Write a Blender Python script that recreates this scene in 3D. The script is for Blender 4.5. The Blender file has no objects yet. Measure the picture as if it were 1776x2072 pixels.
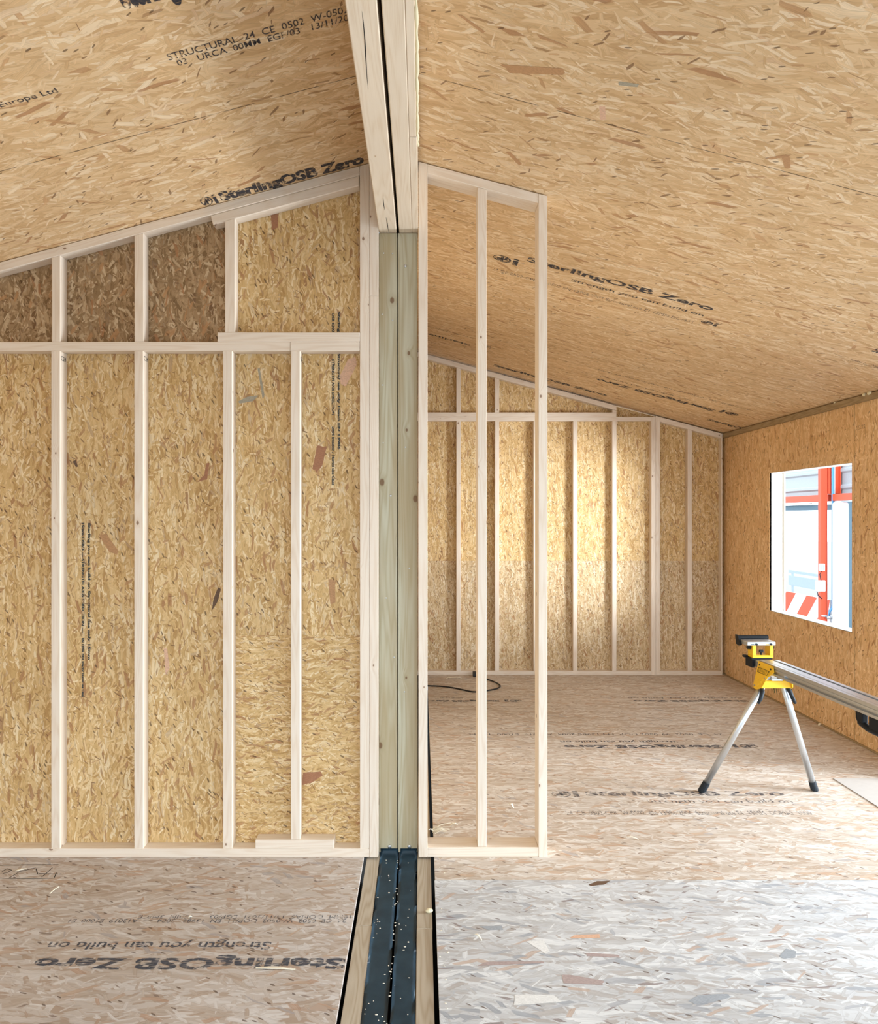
import bpy, bmesh, math, random
from mathutils import Vector, Matrix
random.seed(7)
S = bpy.context.scene
COL = S.collection
PI = math.pi
# ------------------------------------------------------------------ camera
F = 1450.0                    # focal length in pixels of the 1776 wide frame
CX, CY = 852.0, 1046.0        # principal point
H = 1.638                     # eye height
cd = bpy.data.cameras.new('camera'); cam = bpy.data.objects.new('camera', cd); COL.objects.link(cam)
cd.sensor_fit = 'HORIZONTAL'; cd.sensor_width = 36.0; cd.lens = 36.0 * F / 1776.0
cd.shift_x = (888 - CX) / 1776.0; cd.shift_y = (CY - 1036) / 1776.0
cd.clip_start = 0.05
cam.location = (0, 0, H); cam.rotation_euler = (PI / 2, 0, 0)
S.camera = cam
# ------------------------------------------------------------------ light
S.view_settings.view_transform = 'Standard'; S.view_settings.look = 'None'
S.view_settings.gamma = 1.0; S.view_settings.use_curve_mapping = False
S.view_settings.exposure = 0.0
w = bpy.data.worlds.new('sky'); S.world = w; w.use_nodes = True
wn = w.node_tree; wn.nodes.clear()
wo = wn.nodes.new('ShaderNodeOutputWorld'); wb = wn.nodes.new('ShaderNodeBackground')
wb.inputs['Color'].default_value = (0.80, 0.915, 1.0, 1); wb.inputs['Strength'].default_value = 3.25
wn.links.new(wb.outputs[0], wo.inputs[0])
try:
    S.cycles.max_bounces = 8; S.cycles.diffuse_bounces = 4; S.cycles.transparent_max_bounces = 12
except Exception:
    pass


def area_light(name, loc, target, sx, sy, power, color):
    ld = bpy.data.lights.new(name, 'AREA'); ld.shape = 'RECTANGLE'; ld.size = sx; ld.size_y = sy
    ld.energy = power; ld.color = color
    o = bpy.data.objects.new(name, ld); COL.objects.link(o)
    o.location = loc
    o.rotation_euler = (Vector(target) - Vector(loc)).to_track_quat('-Z', 'Y').to_euler()
    return o


# daylight from the open yard side of the hall, coming in low through the window opening
area_light('yard_daylight', (6.6, 3.0, 1.15), (2.0, 7.4, 1.3), 1.6, 1.9, 900, (0.88, 0.95, 1.0))


# ------------------------------------------------------------------ node helpers
class NB:
    def __init__(self, tree):
        self.t = tree

    def n(self, kind, **kw):
        x = self.t.nodes.new(kind)
        for k, v in kw.items():
            setattr(x, k, v)
        return x

    def put(self, sock, v):
        if isinstance(v, bpy.types.NodeSocket):
            self.t.links.new(v, sock)
        else:
            if isinstance(v, (tuple, list)) and len(v) == 3 and sock.type == 'RGBA':
                v = (*v, 1)
            sock.default_value = v

    def m(self, op, a, b=0.0, c=0.0, clamp=False):
        x = self.n('ShaderNodeMath', operation=op, use_clamp=clamp)
        self.put(x.inputs[0], a); self.put(x.inputs[1], b); self.put(x.inputs[2], c)
        return x.outputs[0]

    def v(self, op, a, b=(0, 0, 0)):
        x = self.n('ShaderNodeVectorMath', operation=op)
        self.put(x.inputs[0], a); self.put(x.inputs[1], b)
        return x.outputs[0]

    def xyz(self, x, y, z=0.0):
        c = self.n('ShaderNodeCombineXYZ')
        self.put(c.inputs[0], x); self.put(c.inputs[1], y); self.put(c.inputs[2], z)
        return c.outputs[0]

    def sep(self, v):
        s = self.n('ShaderNodeSeparateXYZ'); self.put(s.inputs[0], v)
        return s.outputs[0], s.outputs[1], s.outputs[2]

    def mix(self, f, a, b, blend='MIX'):
        x = self.n('ShaderNodeMix', data_type='RGBA', blend_type=blend)
        self.put(x.inputs[0], f); self.put(x.inputs[6], a); self.put(x.inputs[7], b)
        return x.outputs[2]

    def noise(self, v, scale, detail=2.0, rough=0.5, dist=0.0):
        x = self.n('ShaderNodeTexNoise', noise_dimensions='2D')
        self.put(x.inputs['Vector'], v); self.put(x.inputs['Scale'], scale)
        self.put(x.inputs['Detail'], detail); self.put(x.inputs['Roughness'], rough)
        self.put(x.inputs['Distortion'], dist)
        return x

    def ramp(self, f, stops, interp='LINEAR'):
        r = self.n('ShaderNodeValToRGB'); e = r.color_ramp; e.interpolation = interp
        while len(e.elements) < len(stops):
            e.elements.new(0.5)
        for el, (p, c) in zip(e.elements, stops):
            el.position = p; el.color = (*c, 1) if len(c) == 3 else c
        self.put(r.inputs[0], f)
        return r.outputs[0]

    def smooth(self, x, lo, hi):
        r = self.n('ShaderNodeMapRange', interpolation_type='SMOOTHSTEP')
        self.put(r.inputs[0], x); self.put(r.inputs[1], lo); self.put(r.inputs[2], hi)
        return r.outputs[0]

    def rot(self, v, ang):
        r = self.n('ShaderNodeVectorRotate', rotation_type='Z_AXIS')
        self.put(r.inputs['Vector'], v); self.put(r.inputs['Angle'], ang)
        return r.outputs[0]


def new_mat(name):
    m = bpy.data.materials.new(name); m.use_nodes = True
    t = m.node_tree; t.nodes.clear()
    out = t.nodes.new('ShaderNodeOutputMaterial'); b = t.nodes.new('ShaderNodeBsdfPrincipled')
    t.links.new(b.outputs[0], out.inputs[0])
    return m, NB(t), b, out


def plain(name, col, rough=0.5, metal=0.0, var=0.06, spec=0.5, scale=30):
    m, nb, b, out = new_mat(name)
    tc = nb.n('ShaderNodeTexCoord')
    x = nb.n('ShaderNodeTexNoise'); nb.put(x.inputs['Vector'], tc.outputs['Object']); x.inputs['Scale'].default_value = scale
    f = nb.m('MULTIPLY_ADD', x.outputs[0], 2 * var, 1 - var)
    c = nb.v('MULTIPLY', col, nb.xyz(f, f, f))
    nb.put(b.inputs['Base Color'], c)
    b.inputs['Roughness'].default_value = rough; b.inputs['Metallic'].default_value = metal
    b.inputs['Specular IOR Level'].default_value = spec
    return m


def flake_group():
    g = bpy.data.node_groups.new('strand_layer', 'ShaderNodeTree')
    for nm, tp in (('Vec', 'NodeSocketVector'), ('Rot', 'NodeSocketFloat'), ('L', 'NodeSocketFloat'), ('W', 'NodeSocketFloat'),
                   ('Seed', 'NodeSocketFloat'), ('Cov', 'NodeSocketFloat'), ('Ang', 'NodeSocketFloat')):
        g.interface.new_socket(nm, in_out='INPUT', socket_type=tp)
    for nm, tp in (('Mask', 'NodeSocketFloat'), ('Rand', 'NodeSocketFloat'), ('Edge', 'NodeSocketFloat'), ('Local', 'NodeSocketVector')):
        g.interface.new_socket(nm, in_out='OUTPUT', socket_type=tp)
    nb = NB(g)
    i = nb.n('NodeGroupInput'); o = nb.n('NodeGroupOutput')
    I = i.outputs
    p = nb.v('ADD', I['Vec'], nb.xyz(nb.m('MULTIPLY', I['Seed'], 3.713), nb.m('MULTIPLY', I['Seed'], 1.377)))
    p = nb.rot(p, I['Rot'])
    iL = nb.m('DIVIDE', 1.0, I['L']); iW = nb.m('DIVIDE', 1.0, I['W'])
    s = nb.v('MULTIPLY', p, nb.xyz(iL, iW))
    vo = nb.n('ShaderNodeTexVoronoi', voronoi_dimensions='2D', feature='F1'); nb.put(vo.inputs['Vector'], s)
    vo.inputs['Scale'].default_value = 1.0
    loc = nb.v('MULTIPLY', nb.v('SUBTRACT', s, vo.outputs['Position']), nb.xyz(I['L'], I['W']))
    sc = nb.n('ShaderNodeSeparateColor'); nb.put(sc.inputs[0], vo.outputs['Color'])
    r, gg, bb = sc.outputs[0], sc.outputs[1], sc.outputs[2]
    loc = nb.rot(loc, nb.m('MULTIPLY', nb.m('SUBTRACT', r, 0.5), I['Ang']))
    x, y, z = nb.sep(loc)
    # slanting, slightly notched strand ends
    ax = nb.m('ABSOLUTE', nb.m('ADD', x, nb.m('MULTIPLY', y, nb.m('MULTIPLY_ADD', bb, 2.4, -1.2))))
    ay = nb.m('ADD', nb.m('ABSOLUTE', y), nb.m('MULTIPLY', nb.m('ABSOLUTE', x), nb.m('MULTIPLY', nb.m('SUBTRACT', gg, 0.3), 0.06)))
    hx = nb.m('MULTIPLY', I['L'], nb.m('MULTIPLY_ADD', gg, 0.28, 0.22))
    hy = nb.m('MULTIPLY', I['W'], nb.m('MULTIPLY_ADD', bb, 0.36, 0.10))
    wn_ = nb.n('ShaderNodeTexWhiteNoise', noise_dimensions='2D'); nb.put(wn_.inputs['Vector'], vo.outputs['Position'])
    k = nb.m('MULTIPLY', nb.m('SUBTRACT', 1.0, nb.smooth(nb.m('DIVIDE', ax, hx), 0.86, 1.04)), nb.m('SUBTRACT', 1.0, nb.smooth(nb.m('DIVIDE', ay, hy), 0.84, 1.06)))
    k = nb.m('MULTIPLY', k, nb.m('LESS_THAN', wn_.outputs[0], I['Cov']))
    c2 = nb.n('ShaderNodeSeparateColor'); nb.put(c2.inputs[0], wn_.outputs[1])
    nb.put(o.inputs['Mask'], k); nb.put(o.inputs['Rand'], c2.outputs[2])
    nb.put(o.inputs['Edge'], nb.m('DIVIDE', ay, hy)); nb.put(o.inputs['Local'], loc)
    return g


FLAKE = flake_group()


def osb(name, axes, ramp, size=(0.115, 0.026), dark=0.10, seams=None, seed=0.0, tint=None, rough=0.6, fines=0.5, spread=1.0, seam_col=(0.06, 0.035, 0.015), accent=None, edge=0.16, sliver=0.5):
    """Oriented strand board. axes: which object axes are (along strands, across)."""
    m, nb, b, out = new_mat(name)
    tc = nb.n('ShaderNodeTexCoord')
    xyz = nb.sep(tc.outputs['Object'])
    u, v = xyz[axes[0]], xyz[axes[1]]
    uv = nb.xyz(u, v)
    L, W = size
    # base of long overlapping strands with no gaps
    base = nb.n('ShaderNodeTexVoronoi', voronoi_dimensions='2D', feature='F1')
    wz = nb.noise(uv, 7.0, 2.0)
    pw = nb.v('ADD', uv, nb.v('MULTIPLY', nb.v('SUBTRACT', wz.outputs[1], (0.5, 0.5, 0.5)), (0.03, 0.035, 0)))
    nb.put(base.inputs['Vector'], nb.v('MULTIPLY', nb.rot(pw, 0.06), (1 / L, 1.5 / W, 0)))
    base.inputs['Scale'].default_value = 1.0
    sc = nb.n('ShaderNodeSeparateColor'); nb.put(sc.inputs[0], base.outputs['Color'])
    col = nb.ramp(sc.outputs[0], ramp)
    # darker fines between strands
    fz = nb.noise(nb.v('MULTIPLY', pw, (22, 70, 0)), 1.0, 3.0, 0.6, 0.6)
    col = nb.mix(nb.m('MULTIPLY', nb.smooth(fz.outputs[0], 0.56, 0.72), fines), col, nb.v('MULTIPLY', ramp[1][1], (0.62, 0.56, 0.5)))
    # (turn, length, width, share of cells that carry a strand)
    layers = [(0.10, 0.8, 0.8, 0.7), (-0.22, 1.2, 1.0, 0.6), (0.42, 0.45, 0.5, 0.5), (-0.55, 0.6, 0.7, 0.4),
              (0.03, 1.7, 1.25, 0.38), (1.2, 0.5, 0.7, 0.22), (-0.12, 0.5, 0.45, 0.6), (0.25, 1.1, 0.8, 0.3)]
    for i, (a, kl, kw, cov) in enumerate(layers):
        g = nb.n('ShaderNodeGroup'); g.node_tree = FLAKE
        nb.put(g.inputs['Vec'], pw); g.inputs['Rot'].default_value = a * spread; g.inputs['L'].default_value = L * kl
        g.inputs['W'].default_value = W * kw; g.inputs['Seed'].default_value = seed + i + 1; g.inputs['Cov'].default_value = cov
        g.inputs['Ang'].default_value = 1.0 * spread
        gr = nb.noise(nb.v('MULTIPLY', g.outputs['Local'], (7, 330, 0)), 1.0, 0.0)
        c = nb.ramp(g.outputs['Rand'], ramp)
        k = nb.m('MULTIPLY_ADD', gr.outputs[0], 0.44, 0.78)
        e = nb.m('SUBTRACT', 1.0, nb.m('MULTIPLY', nb.smooth(g.outputs['Edge'], 0.7, 1.0), edge))  # strand borders darkened in the colour, a thin painted edge shadow
        k = nb.m('MULTIPLY', k, e)
        c = nb.v('MULTIPLY', c, nb.xyz(k, k, k))
        col = nb.mix(nb.m('MULTIPLY', g.outputs['Mask'], 0.9), col, c)
    # accent strands: bark-brown, reddish, a few grey ones
    for i, (a, cl, kl, kw, cov) in enumerate(accent or [(0.12, (0.40, 0.20, 0.09), 1.3, 0.9, dark), (-0.5, (0.47, 0.26, 0.12), 0.9, 0.9, dark * 0.8),
                                              (0.9, (0.20, 0.10, 0.045), 0.4, 0.35, dark * 0.5), (-0.05, (0.34, 0.19, 0.085), 0.7, 0.4, dark)]):
        g = nb.n('ShaderNodeGroup'); g.node_tree = FLAKE
        nb.put(g.inputs['Vec'], pw); g.inputs['Rot'].default_value = a; g.inputs['L'].default_value = L * kl
        g.inputs['W'].default_value = W * kw; g.inputs['Seed'].default_value = seed + i + 21; g.inputs['Cov'].default_value = cov
        g.inputs['Ang'].default_value = 1.5
        gr = nb.noise(nb.v('MULTIPLY', g.outputs['Local'], (9, 330, 0)), 1.0, 0.0)
        k = nb.m('MULTIPLY_ADD', gr.outputs[0], 0.6, 0.7)
        col = nb.mix(nb.m('MULTIPLY', g.outputs['Mask'], 0.8), col, nb.v('MULTIPLY', cl, nb.xyz(k, k, k)))
    # tiny dark slivers
    sp = nb.n('ShaderNodeTexVoronoi', voronoi_dimensions='2D', feature='F1')
    nb.put(sp.inputs['Vector'], nb.v('MULTIPLY', nb.rot(pw, 0.5), (26, 90, 0))); sp.inputs['Scale'].default_value = 1.0
    s2 = nb.n('ShaderNodeSeparateColor'); nb.put(s2.inputs[0], sp.outputs['Color'])
    k = nb.m('MULTIPLY', nb.m('LESS_THAN', sp.outputs['Distance'], 0.30), nb.m('LESS_THAN', s2.outputs[1], (0.03 + dark * 0.35) * sliver))
    col = nb.mix(nb.m('MULTIPLY', k, 0.75), col, (0.09, 0.045, 0.02))
    # broad board-to-board and blotchy variation
    bl = nb.noise(uv, 1.6, 3.0, 0.55)
    k = nb.m('MULTIPLY_ADD', bl.outputs[0], 0.24, 0.88)
    col = nb.v('MULTIPLY', col, nb.xyz(k, k, k))
    if tint:
        col = nb.v('MULTIPLY', col, tint)
    for (ax, pos, wd, st) in (seams or []):
        co = xyz[ax]
        d = nb.m('ABSOLUTE', nb.m('SUBTRACT', co, pos))
        br = nb.noise(uv, 9.0, 2.0)
        k = nb.m('MULTIPLY', nb.m('LESS_THAN', d, wd), nb.m('MULTIPLY', nb.smooth(br.outputs[0], 0.3, 0.55), st))
        col = nb.mix(k, col, seam_col)
    nb.put(b.inputs['Base Color'], col)
    b.inputs['Roughness'].default_value = rough; b.inputs['Specular IOR Level'].default_value = 0.3
    return m


def timber(name, light, mid, darkc, knot=(0.20, 0.09, 0.035), knots=0.22, ring=0.5, rough=0.6, tint_var=0.08, big=1.0, wave=0.7, stain=None):
    m, nb, b, out = new_mat(name)
    uv = nb.n('ShaderNodeUVMap'); uv.uv_map = 'grain'
    u, v, _ = nb.sep(uv.outputs[0])
    p = nb.xyz(u, v)
    # knots
    kv = nb.n('ShaderNodeTexVoronoi', voronoi_dimensions='2D', feature='F1'); kv.inputs['Scale'].default_value = 1.0
    nb.put(kv.inputs['Vector'], nb.v('MULTIPLY', p, (3.2, 17.0, 0)))
    dl = nb.v('MULTIPLY', nb.v('SUBTRACT', nb.v('MULTIPLY', p, (3.2, 17.0, 0)), kv.outputs['Position']), (1 / 3.2, 1 / 17.0, 0))
    kd = nb.v('LENGTH', nb.v('MULTIPLY', dl, (1.0, 1.5, 0)))
    kd = kd.node.outputs['Value']
    sc = nb.n('ShaderNodeSeparateColor'); nb.put(sc.inputs[0], kv.outputs['Color'])
    has = nb.m('LESS_THAN', sc.outputs[0], knots)
    kr = nb.m('MULTIPLY_ADD', sc.outputs[1], 0.009 * big, 0.004 * big)
    bend = nb.m('MULTIPLY', has, nb.m('MULTIPLY', nb.m('SUBTRACT', 1.0, nb.smooth(kd, 0.0, 0.06)), 0.02))
    # rings
    wv = nb.noise(nb.xyz(nb.m('MULTIPLY', u, wave), nb.m('MULTIPLY', nb.m('ADD', v, bend), 9.0)), 1.0, 2.0)
    rg = nb.m('SINE', nb.m('MULTIPLY', wv.outputs[0], 75.0))
    fb = nb.noise(nb.xyz(nb.m('MULTIPLY', u, 5.0), nb.m('MULTIPLY', v, 420.0)), 1.0, 2.0)
    f = nb.m('ADD', nb.m('MULTIPLY', nb.m('MULTIPLY_ADD', rg, 0.5, 0.5), ring), nb.m('MULTIPLY', fb.outputs[0], 1 - ring))
    col = nb.ramp(f, [(0.05, light), (0.55, mid), (0.98, darkc)])
    bl = nb.noise(nb.xyz(nb.m('MULTIPLY', u, 1.3), nb.m('MULTIPLY', v, 6.0)), 1.0, 2.0)
    k = nb.m('MULTIPLY_ADD', bl.outputs[0], 2 * tint_var, 1 - tint_var)
    col = nb.v('MULTIPLY', col, nb.xyz(k, k, k))
    if stain:
        sn = nb.noise(nb.xyz(nb.m('MULTIPLY', u, 0.9), nb.m('MULTIPLY', v, 9.0)), 1.0, 3.0)
        col = nb.mix(nb.m('MULTIPLY', nb.smooth(sn.outputs[0], 0.34, 0.6), 0.7), col, stain)
    halo = nb.m('MULTIPLY', has, nb.m('SUBTRACT', 1.0, nb.smooth(kd, nb.m('MULTIPLY', kr, 0.9), nb.m('MULTIPLY', kr, 2.6))))
    col = nb.mix(nb.m('MULTIPLY', halo, 0.35), col, darkc)
    core = nb.m('MULTIPLY', has, nb.m('SUBTRACT', 1.0, nb.smooth(kd, nb.m('MULTIPLY', kr, 0.55), kr)))
    col = nb.mix(nb.m('MULTIPLY', core, 0.8), col, knot)
    nb.put(b.inputs['Base Color'], col)
    b.inputs['Roughness'].default_value = rough; b.inputs['Specular IOR Level'].default_value = 0.3
    return m


def ink_mat(name, col, cover=0.75):
    m, nb, b, out = new_mat(name)
    tc = nb.n('ShaderNodeTexCoord'); x, y, z = nb.sep(tc.outputs['Object'])
    p = nb.xyz(nb.m('MULTIPLY', x, 14), nb.m('MULTIPLY', y, 190))
    n1 = nb.noise(p, 1.0, 3.0, 0.6)
    n2 = nb.noise(nb.xyz(x, y), 30.0, 3.0, 0.6)
    a = nb.m('MULTIPLY', nb.smooth(n1.outputs[0], 0.62 - cover * 0.4, 0.72 - cover * 0.3), nb.smooth(n2.outputs[0], 0.3, 0.42))
    a = nb.m('MULTIPLY', a, 0.4 + 0.6 * cover)
    b.inputs['Base Color'].default_value = (*col, 1); b.inputs['Roughness'].default_value = 0.7
    nb.put(b.inputs['Alpha'], a)
    return m


# ------------------------------------------------------------------ materials
STRAW = [(0.0, (0.55, 0.345, 0.17)), (0.2, (0.63, 0.415, 0.215)), (0.5, (0.685, 0.47, 0.26)), (0.75, (0.73, 0.525, 0.31)), (0.93, (0.82, 0.65, 0.445)), (1.0, (0.57, 0.335, 0.165))]
GOLD = [(0.0, (0.47, 0.275, 0.10)), (0.25, (0.61, 0.40, 0.17)), (0.5, (0.69, 0.475, 0.225)), (0.75, (0.75, 0.55, 0.29)), (0.93, (0.85, 0.70, 0.46)), (1.0, (0.38, 0.20, 0.085))]
BROWN = [(0.0, (0.20, 0.12, 0.055)), (0.25, (0.31, 0.20, 0.10)), (0.5, (0.38, 0.25, 0.135)), (0.75, (0.47, 0.325, 0.185)), (0.93, (0.64, 0.50, 0.33)), (1.0, (0.18, 0.095, 0.045))]
PALE = [(0.0, (0.46, 0.35, 0.265)), (0.2, (0.53, 0.44, 0.36)), (0.45, (0.60, 0.525, 0.455)), (0.7, (0.645, 0.585, 0.53)), (0.92, (0.74, 0.70, 0.655)), (1.0, (0.47, 0.32, 0.22))]
DUST = [(0.0, (0.42, 0.265, 0.12)), (0.25, (0.56, 0.39, 0.205)), (0.5, (0.64, 0.475, 0.275)), (0.75, (0.71, 0.555, 0.355)), (0.93, (0.82, 0.71, 0.53)), (1.0, (0.34, 0.20, 0.095))]
WEATHER = [(0.0, (0.45, 0.41, 0.39)), (0.2, (0.51, 0.51, 0.515)), (0.45, (0.57, 0.58, 0.60)), (0.7, (0.62, 0.64, 0.665)), (0.92, (0.76, 0.78, 0.80)), (1.0, (0.38, 0.40, 0.44))]
AC_FLOOR = [(0.15, (0.52, 0.35, 0.245), 0.9, 0.8, 0.10), (-0.4, (0.55, 0.40, 0.29), 0.9, 0.9, 0.10), (0.5, (0.44, 0.40, 0.385), 0.8, 0.8, 0.07), (-0.05, (0.26, 0.19, 0.15), 0.5, 0.35, 0.03)]
AC_GREY = [(0.05, (0.40, 0.415, 0.45), 1.2, 1.0, 0.16), (-0.3, (0.52, 0.40, 0.33), 0.9, 0.8, 0.08), (0.3, (0.35, 0.375, 0.42), 1.0, 0.8, 0.10), (-0.05, (0.25, 0.20, 0.195), 0.9, 0.45, 0.05)]
M = {}
M['osb_ceiling'] = osb('osb_ceiling', (0, 1), STRAW, (0.17, 0.036), 0.05, [(1, 2.77, 0.0022, 0.9), (1, 4.0, 0.002, 0.6), (1, 6.3, 0.002, 0.6), (1, 1.55, 0.0022, 0.8)], fines=0.45, spread=1.2, sliver=.3)
M['osb_partition'] = osb('osb_partition', (2, 0), GOLD, (0.095, 0.021), 0.11, seed=40, fines=0.6, spread=1.35)
M['osb_lower'] = osb('osb_lower', (0, 2), GOLD, (0.075, 0.017), 0.12, seed=60, fines=0.8, spread=1.4)
M['osb_brown'] = osb('osb_brown', (2, 0), BROWN, (0.085, 0.026), 0.12, seed=80, fines=0.9, spread=2.0)
M['osb_back'] = osb('osb_back', (2, 0), GOLD, (0.10, 0.022), 0.10, seed=50, fines=0.6, spread=1.5)
M['osb_back_low'] = osb('osb_back_low', (2, 0), DUST, (0.09, 0.02), 0.10, seed=57, fines=0.8, spread=1.6)
M['osb_right'] = osb('osb_right', (2, 1), STRAW, (0.12, 0.028), 0.07, [(1, 5.215, 0.002, 0.8)], seed=33, fines=0.25, tint=(1.15, 1.09, 0.99))
M['osb_floor_warm'] = osb('osb_floor_warm', (0, 1), PALE, (0.15, 0.036), 0.06, [(1, 4.45, 0.0015, 0.3)], seed=11, fines=0.25, accent=AC_FLOOR)
M['osb_floor_left'] = osb('osb_floor_left', (0, 1), PALE, (0.15, 0.036), 0.06, seed=71, fines=0.3, accent=AC_FLOOR, tint=(0.86, 0.87, 0.91))
M['osb_floor_grey'] = osb('osb_floor_grey', (0, 1), WEATHER, (0.16, 0.034), 0.08, seed=15, fines=0.25, accent=AC_GREY)
M['spruce'] = timber('spruce', (0.865, 0.77, 0.665), (0.83, 0.72, 0.605), (0.73, 0.585, 0.45), knots=0.16, ring=0.4)
M['beam_wood'] = timber('beam_wood', (0.82, 0.70, 0.56), (0.78, 0.655, 0.51), (0.66, 0.50, 0.34), knots=0.10, ring=0.3, knot=(0.42, 0.25, 0.12))
M['treated'] = timber('treated', (0.62, 0.60, 0.48), (0.54, 0.51, 0.38), (0.40, 0.33, 0.20), knots=0.34, ring=0.45, big=1.9, knot=(0.17, 0.075, 0.03), wave=0.45, stain=(0.44, 0.345, 0.20))
M['batten_wood'] = timber('batten_wood', (0.42, 0.31, 0.18), (0.36, 0.26, 0.14), (0.25, 0.17, 0.08), knots=0.1)
M['sole_wood'] = timber('sole_wood', (0.52, 0.46, 0.37), (0.46, 0.39, 0.30), (0.36, 0.28, 0.19), knots=0.12)
M['white_wood'] = timber('white_wood', (0.86, 0.84, 0.79), (0.84, 0.80, 0.74), (0.76, 0.70, 0.62), knots=0.2, ring=0.3, knot=(0.35, 0.28, 0.2))
M['membrane'] = plain('membrane', (0.040, 0.085, 0.125), 0.40, 0, 0.5, 0.5, 14)
M['plain_board'] = plain('plain_board', (0.52, 0.36, 0.19), 0.7, 0, 0.25, 0.3, 12)
M['void'] = plain('void', (0.012, 0.011, 0.01), 0.9)
M['foam'] = plain('foam', (0.78, 0.70, 0.48), 0.8)
M['shaving'] = plain('shaving', (0.86, 0.80, 0.66), 0.7)
M['ink'] = ink_mat('ink', (0.03, 0.03, 0.04), 0.85)
M['ink_wall'] = ink_mat('ink_wall', (0.05, 0.055, 0.055), 1.25)
M['ink_faint'] = ink_mat('ink_faint', (0.05, 0.05, 0.07), 0.6)
M['ink_blue'] = ink_mat('ink_blue', (0.05, 0.06, 0.09), 0.72)
M['pen'] = plain('pen', (0.04, 0.04, 0.04), 0.7)
M['green_pen'] = plain('green_pen', (0.07, 0.13, 0.05), 0.7)
M['alu'] = plain('alu', (0.62, 0.655, 0.69), 0.34, 0.9, 0.05)
M['steel'] = plain('steel', (0.62, 0.64, 0.66), 0.3, 0.9)
M['yellow'] = plain('yellow', (0.86, 0.50, 0.015), 0.45)
M['black'] = plain('black', (0.008, 0.010, 0.013), 0.5, spec=0.2)
M['rubber'] = plain('rubber', (0.016, 0.022, 0.03), 0.6, spec=0.25)
M['grey_sheet'] = plain('grey_sheet', (0.50, 0.48, 0.46), 0.55)
M['cable'] = plain('cable', (0.015, 0.015, 0.016), 0.5)
M['red_steel'] = plain('red_steel', (0.72, 0.085, 0.03), 0.5)
M['cladding'] = plain('cladding', (0.42, 0.45, 0.47), 0.5, 0.0)
M['pipe_blue'] = plain('pipe_blue', (0.10, 0.33, 0.62), 0.4)
M['white_paint'] = plain('white_paint', (0.80, 0.82, 0.84), 0.6)
M['slate'] = plain('slate', (0.10, 0.17, 0.22), 0.6)
M['concrete'] = plain('concrete', (0.34, 0.34, 0.34), 0.8)
M['pale_blue'] = plain('pale_blue', (0.45, 0.52, 0.6), 0.6)


# ------------------------------------------------------------------ object helpers
def at(x, y, D):
    """the place at distance D that stands at measured frame position x, y"""
    return Vector(((x - CX) * D / F, D, H + (CY - y) * D / F))


def PX(x, D): return (x - CX) * D / F
def PZ(y, D): return H + (CY - y) * D / F


def link(name, bm, mat, parent=None, loc=(0, 0, 0), rot=(0, 0, 0), smooth=False):
    me = bpy.data.meshes.new(name); bm.normal_update(); bm.to_mesh(me); bm.free()
    if smooth:
        for p in me.polygons: p.use_smooth = True
    o = bpy.data.objects.new(name, me); COL.objects.link(o)
    mats = mat if isinstance(mat, (list, tuple)) else [mat]
    for k in mats: me.materials.append(k)
    o.location = loc; o.rotation_euler = rot
    if parent is not None:
        o.parent = parent
    return o


def thing(name, label, cat, loc=(0, 0, 0), rotz=0.0, group=None):
    o = bpy.data.objects.new(name, None); COL.objects.link(o)
    o.location = loc; o.rotation_euler = (0, 0, rotz); o.empty_display_size = 0.1
    o['label'] = label; o['category'] = cat
    if group: o['group'] = group
    return o


def tag(o, label, cat, group=None, kind=None):
    o['label'] = label; o['category'] = cat
    if group: o['group'] = group
    if kind: o['kind'] = kind
    return o


def struct(o):
    o['kind'] = 'structure'
    return o


def grain_uv(bm, along, off=None):
    """UV layer 'grain': u runs along the piece, v around it, both in metres"""
    a = Vector(along).normalized()
    off = off or (random.uniform(0, 40), random.uniform(0, 40))
    lay = bm.loops.layers.uv.new('grain')
    bm.normal_update()
    for f in bm.faces:
        n = f.normal
        c = a.cross(n)
        if c.length < 0.2:
            c = Vector((0, 1, 0)) if abs(a.y) < 0.9 else Vector((1, 0, 0))
        c.normalize()
        k = abs(round(n.x * 3 + n.y * 5 + n.z * 7)) * 0.37
        for l in f.loops:
            p = l.vert.co
            l[lay].uv = (off[0] + p.dot(a), off[1] + k + p.dot(c) * (1 if c.dot(Vector((1, .5, .2))) > 0 else -1))


def bevel(bm, w, seg=1):
    if w > 0:
        bmesh.ops.bevel(bm, geom=list(bm.edges), offset=w, segments=seg, profile=0.5, affect='EDGES', clamp_overlap=True)


def prism_bm(poly, d0, d1, plane='XZ'):
    """polygon extruded along the third axis"""
    bm = bmesh.new()
    def mk(p, d):
        if plane == 'XZ': return (p[0], d, p[1])
        if plane == 'YZ': return (d, p[0], p[1])
        return (p[0], p[1], d)
    A = [bm.verts.new(mk(p, d0)) for p in poly]; B = [bm.verts.new(mk(p, d1)) for p in poly]
    n = len(poly)
    bm.faces.new(A); bm.faces.new(B[::-1])
    for i in range(n):
        bm.faces.new((A[i], B[i], B[(i + 1) % n], A[(i + 1) % n]))
    bmesh.ops.recalc_face_normals(bm, faces=bm.faces)
    return bm


def member(name, poly, y0, y1, mat, parent, along=(0, 0, 1), bv=0.0016):
    """a sawn timber: outline in X-Z extruded in Y"""
    bm = prism_bm(poly, y0, y1); bevel(bm, bv)
    L = parent.location if parent is not None else Vector((0, 0, 0))
    grain_uv(bm, along)
    bmesh.ops.translate(bm, verts=bm.verts, vec=-Vector(L))
    return link(name, bm, mat, parent)


def rect(x0, x1, z0, z1): return [(x0, z0), (x1, z0), (x1, z1), (x0, z1)]


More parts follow.
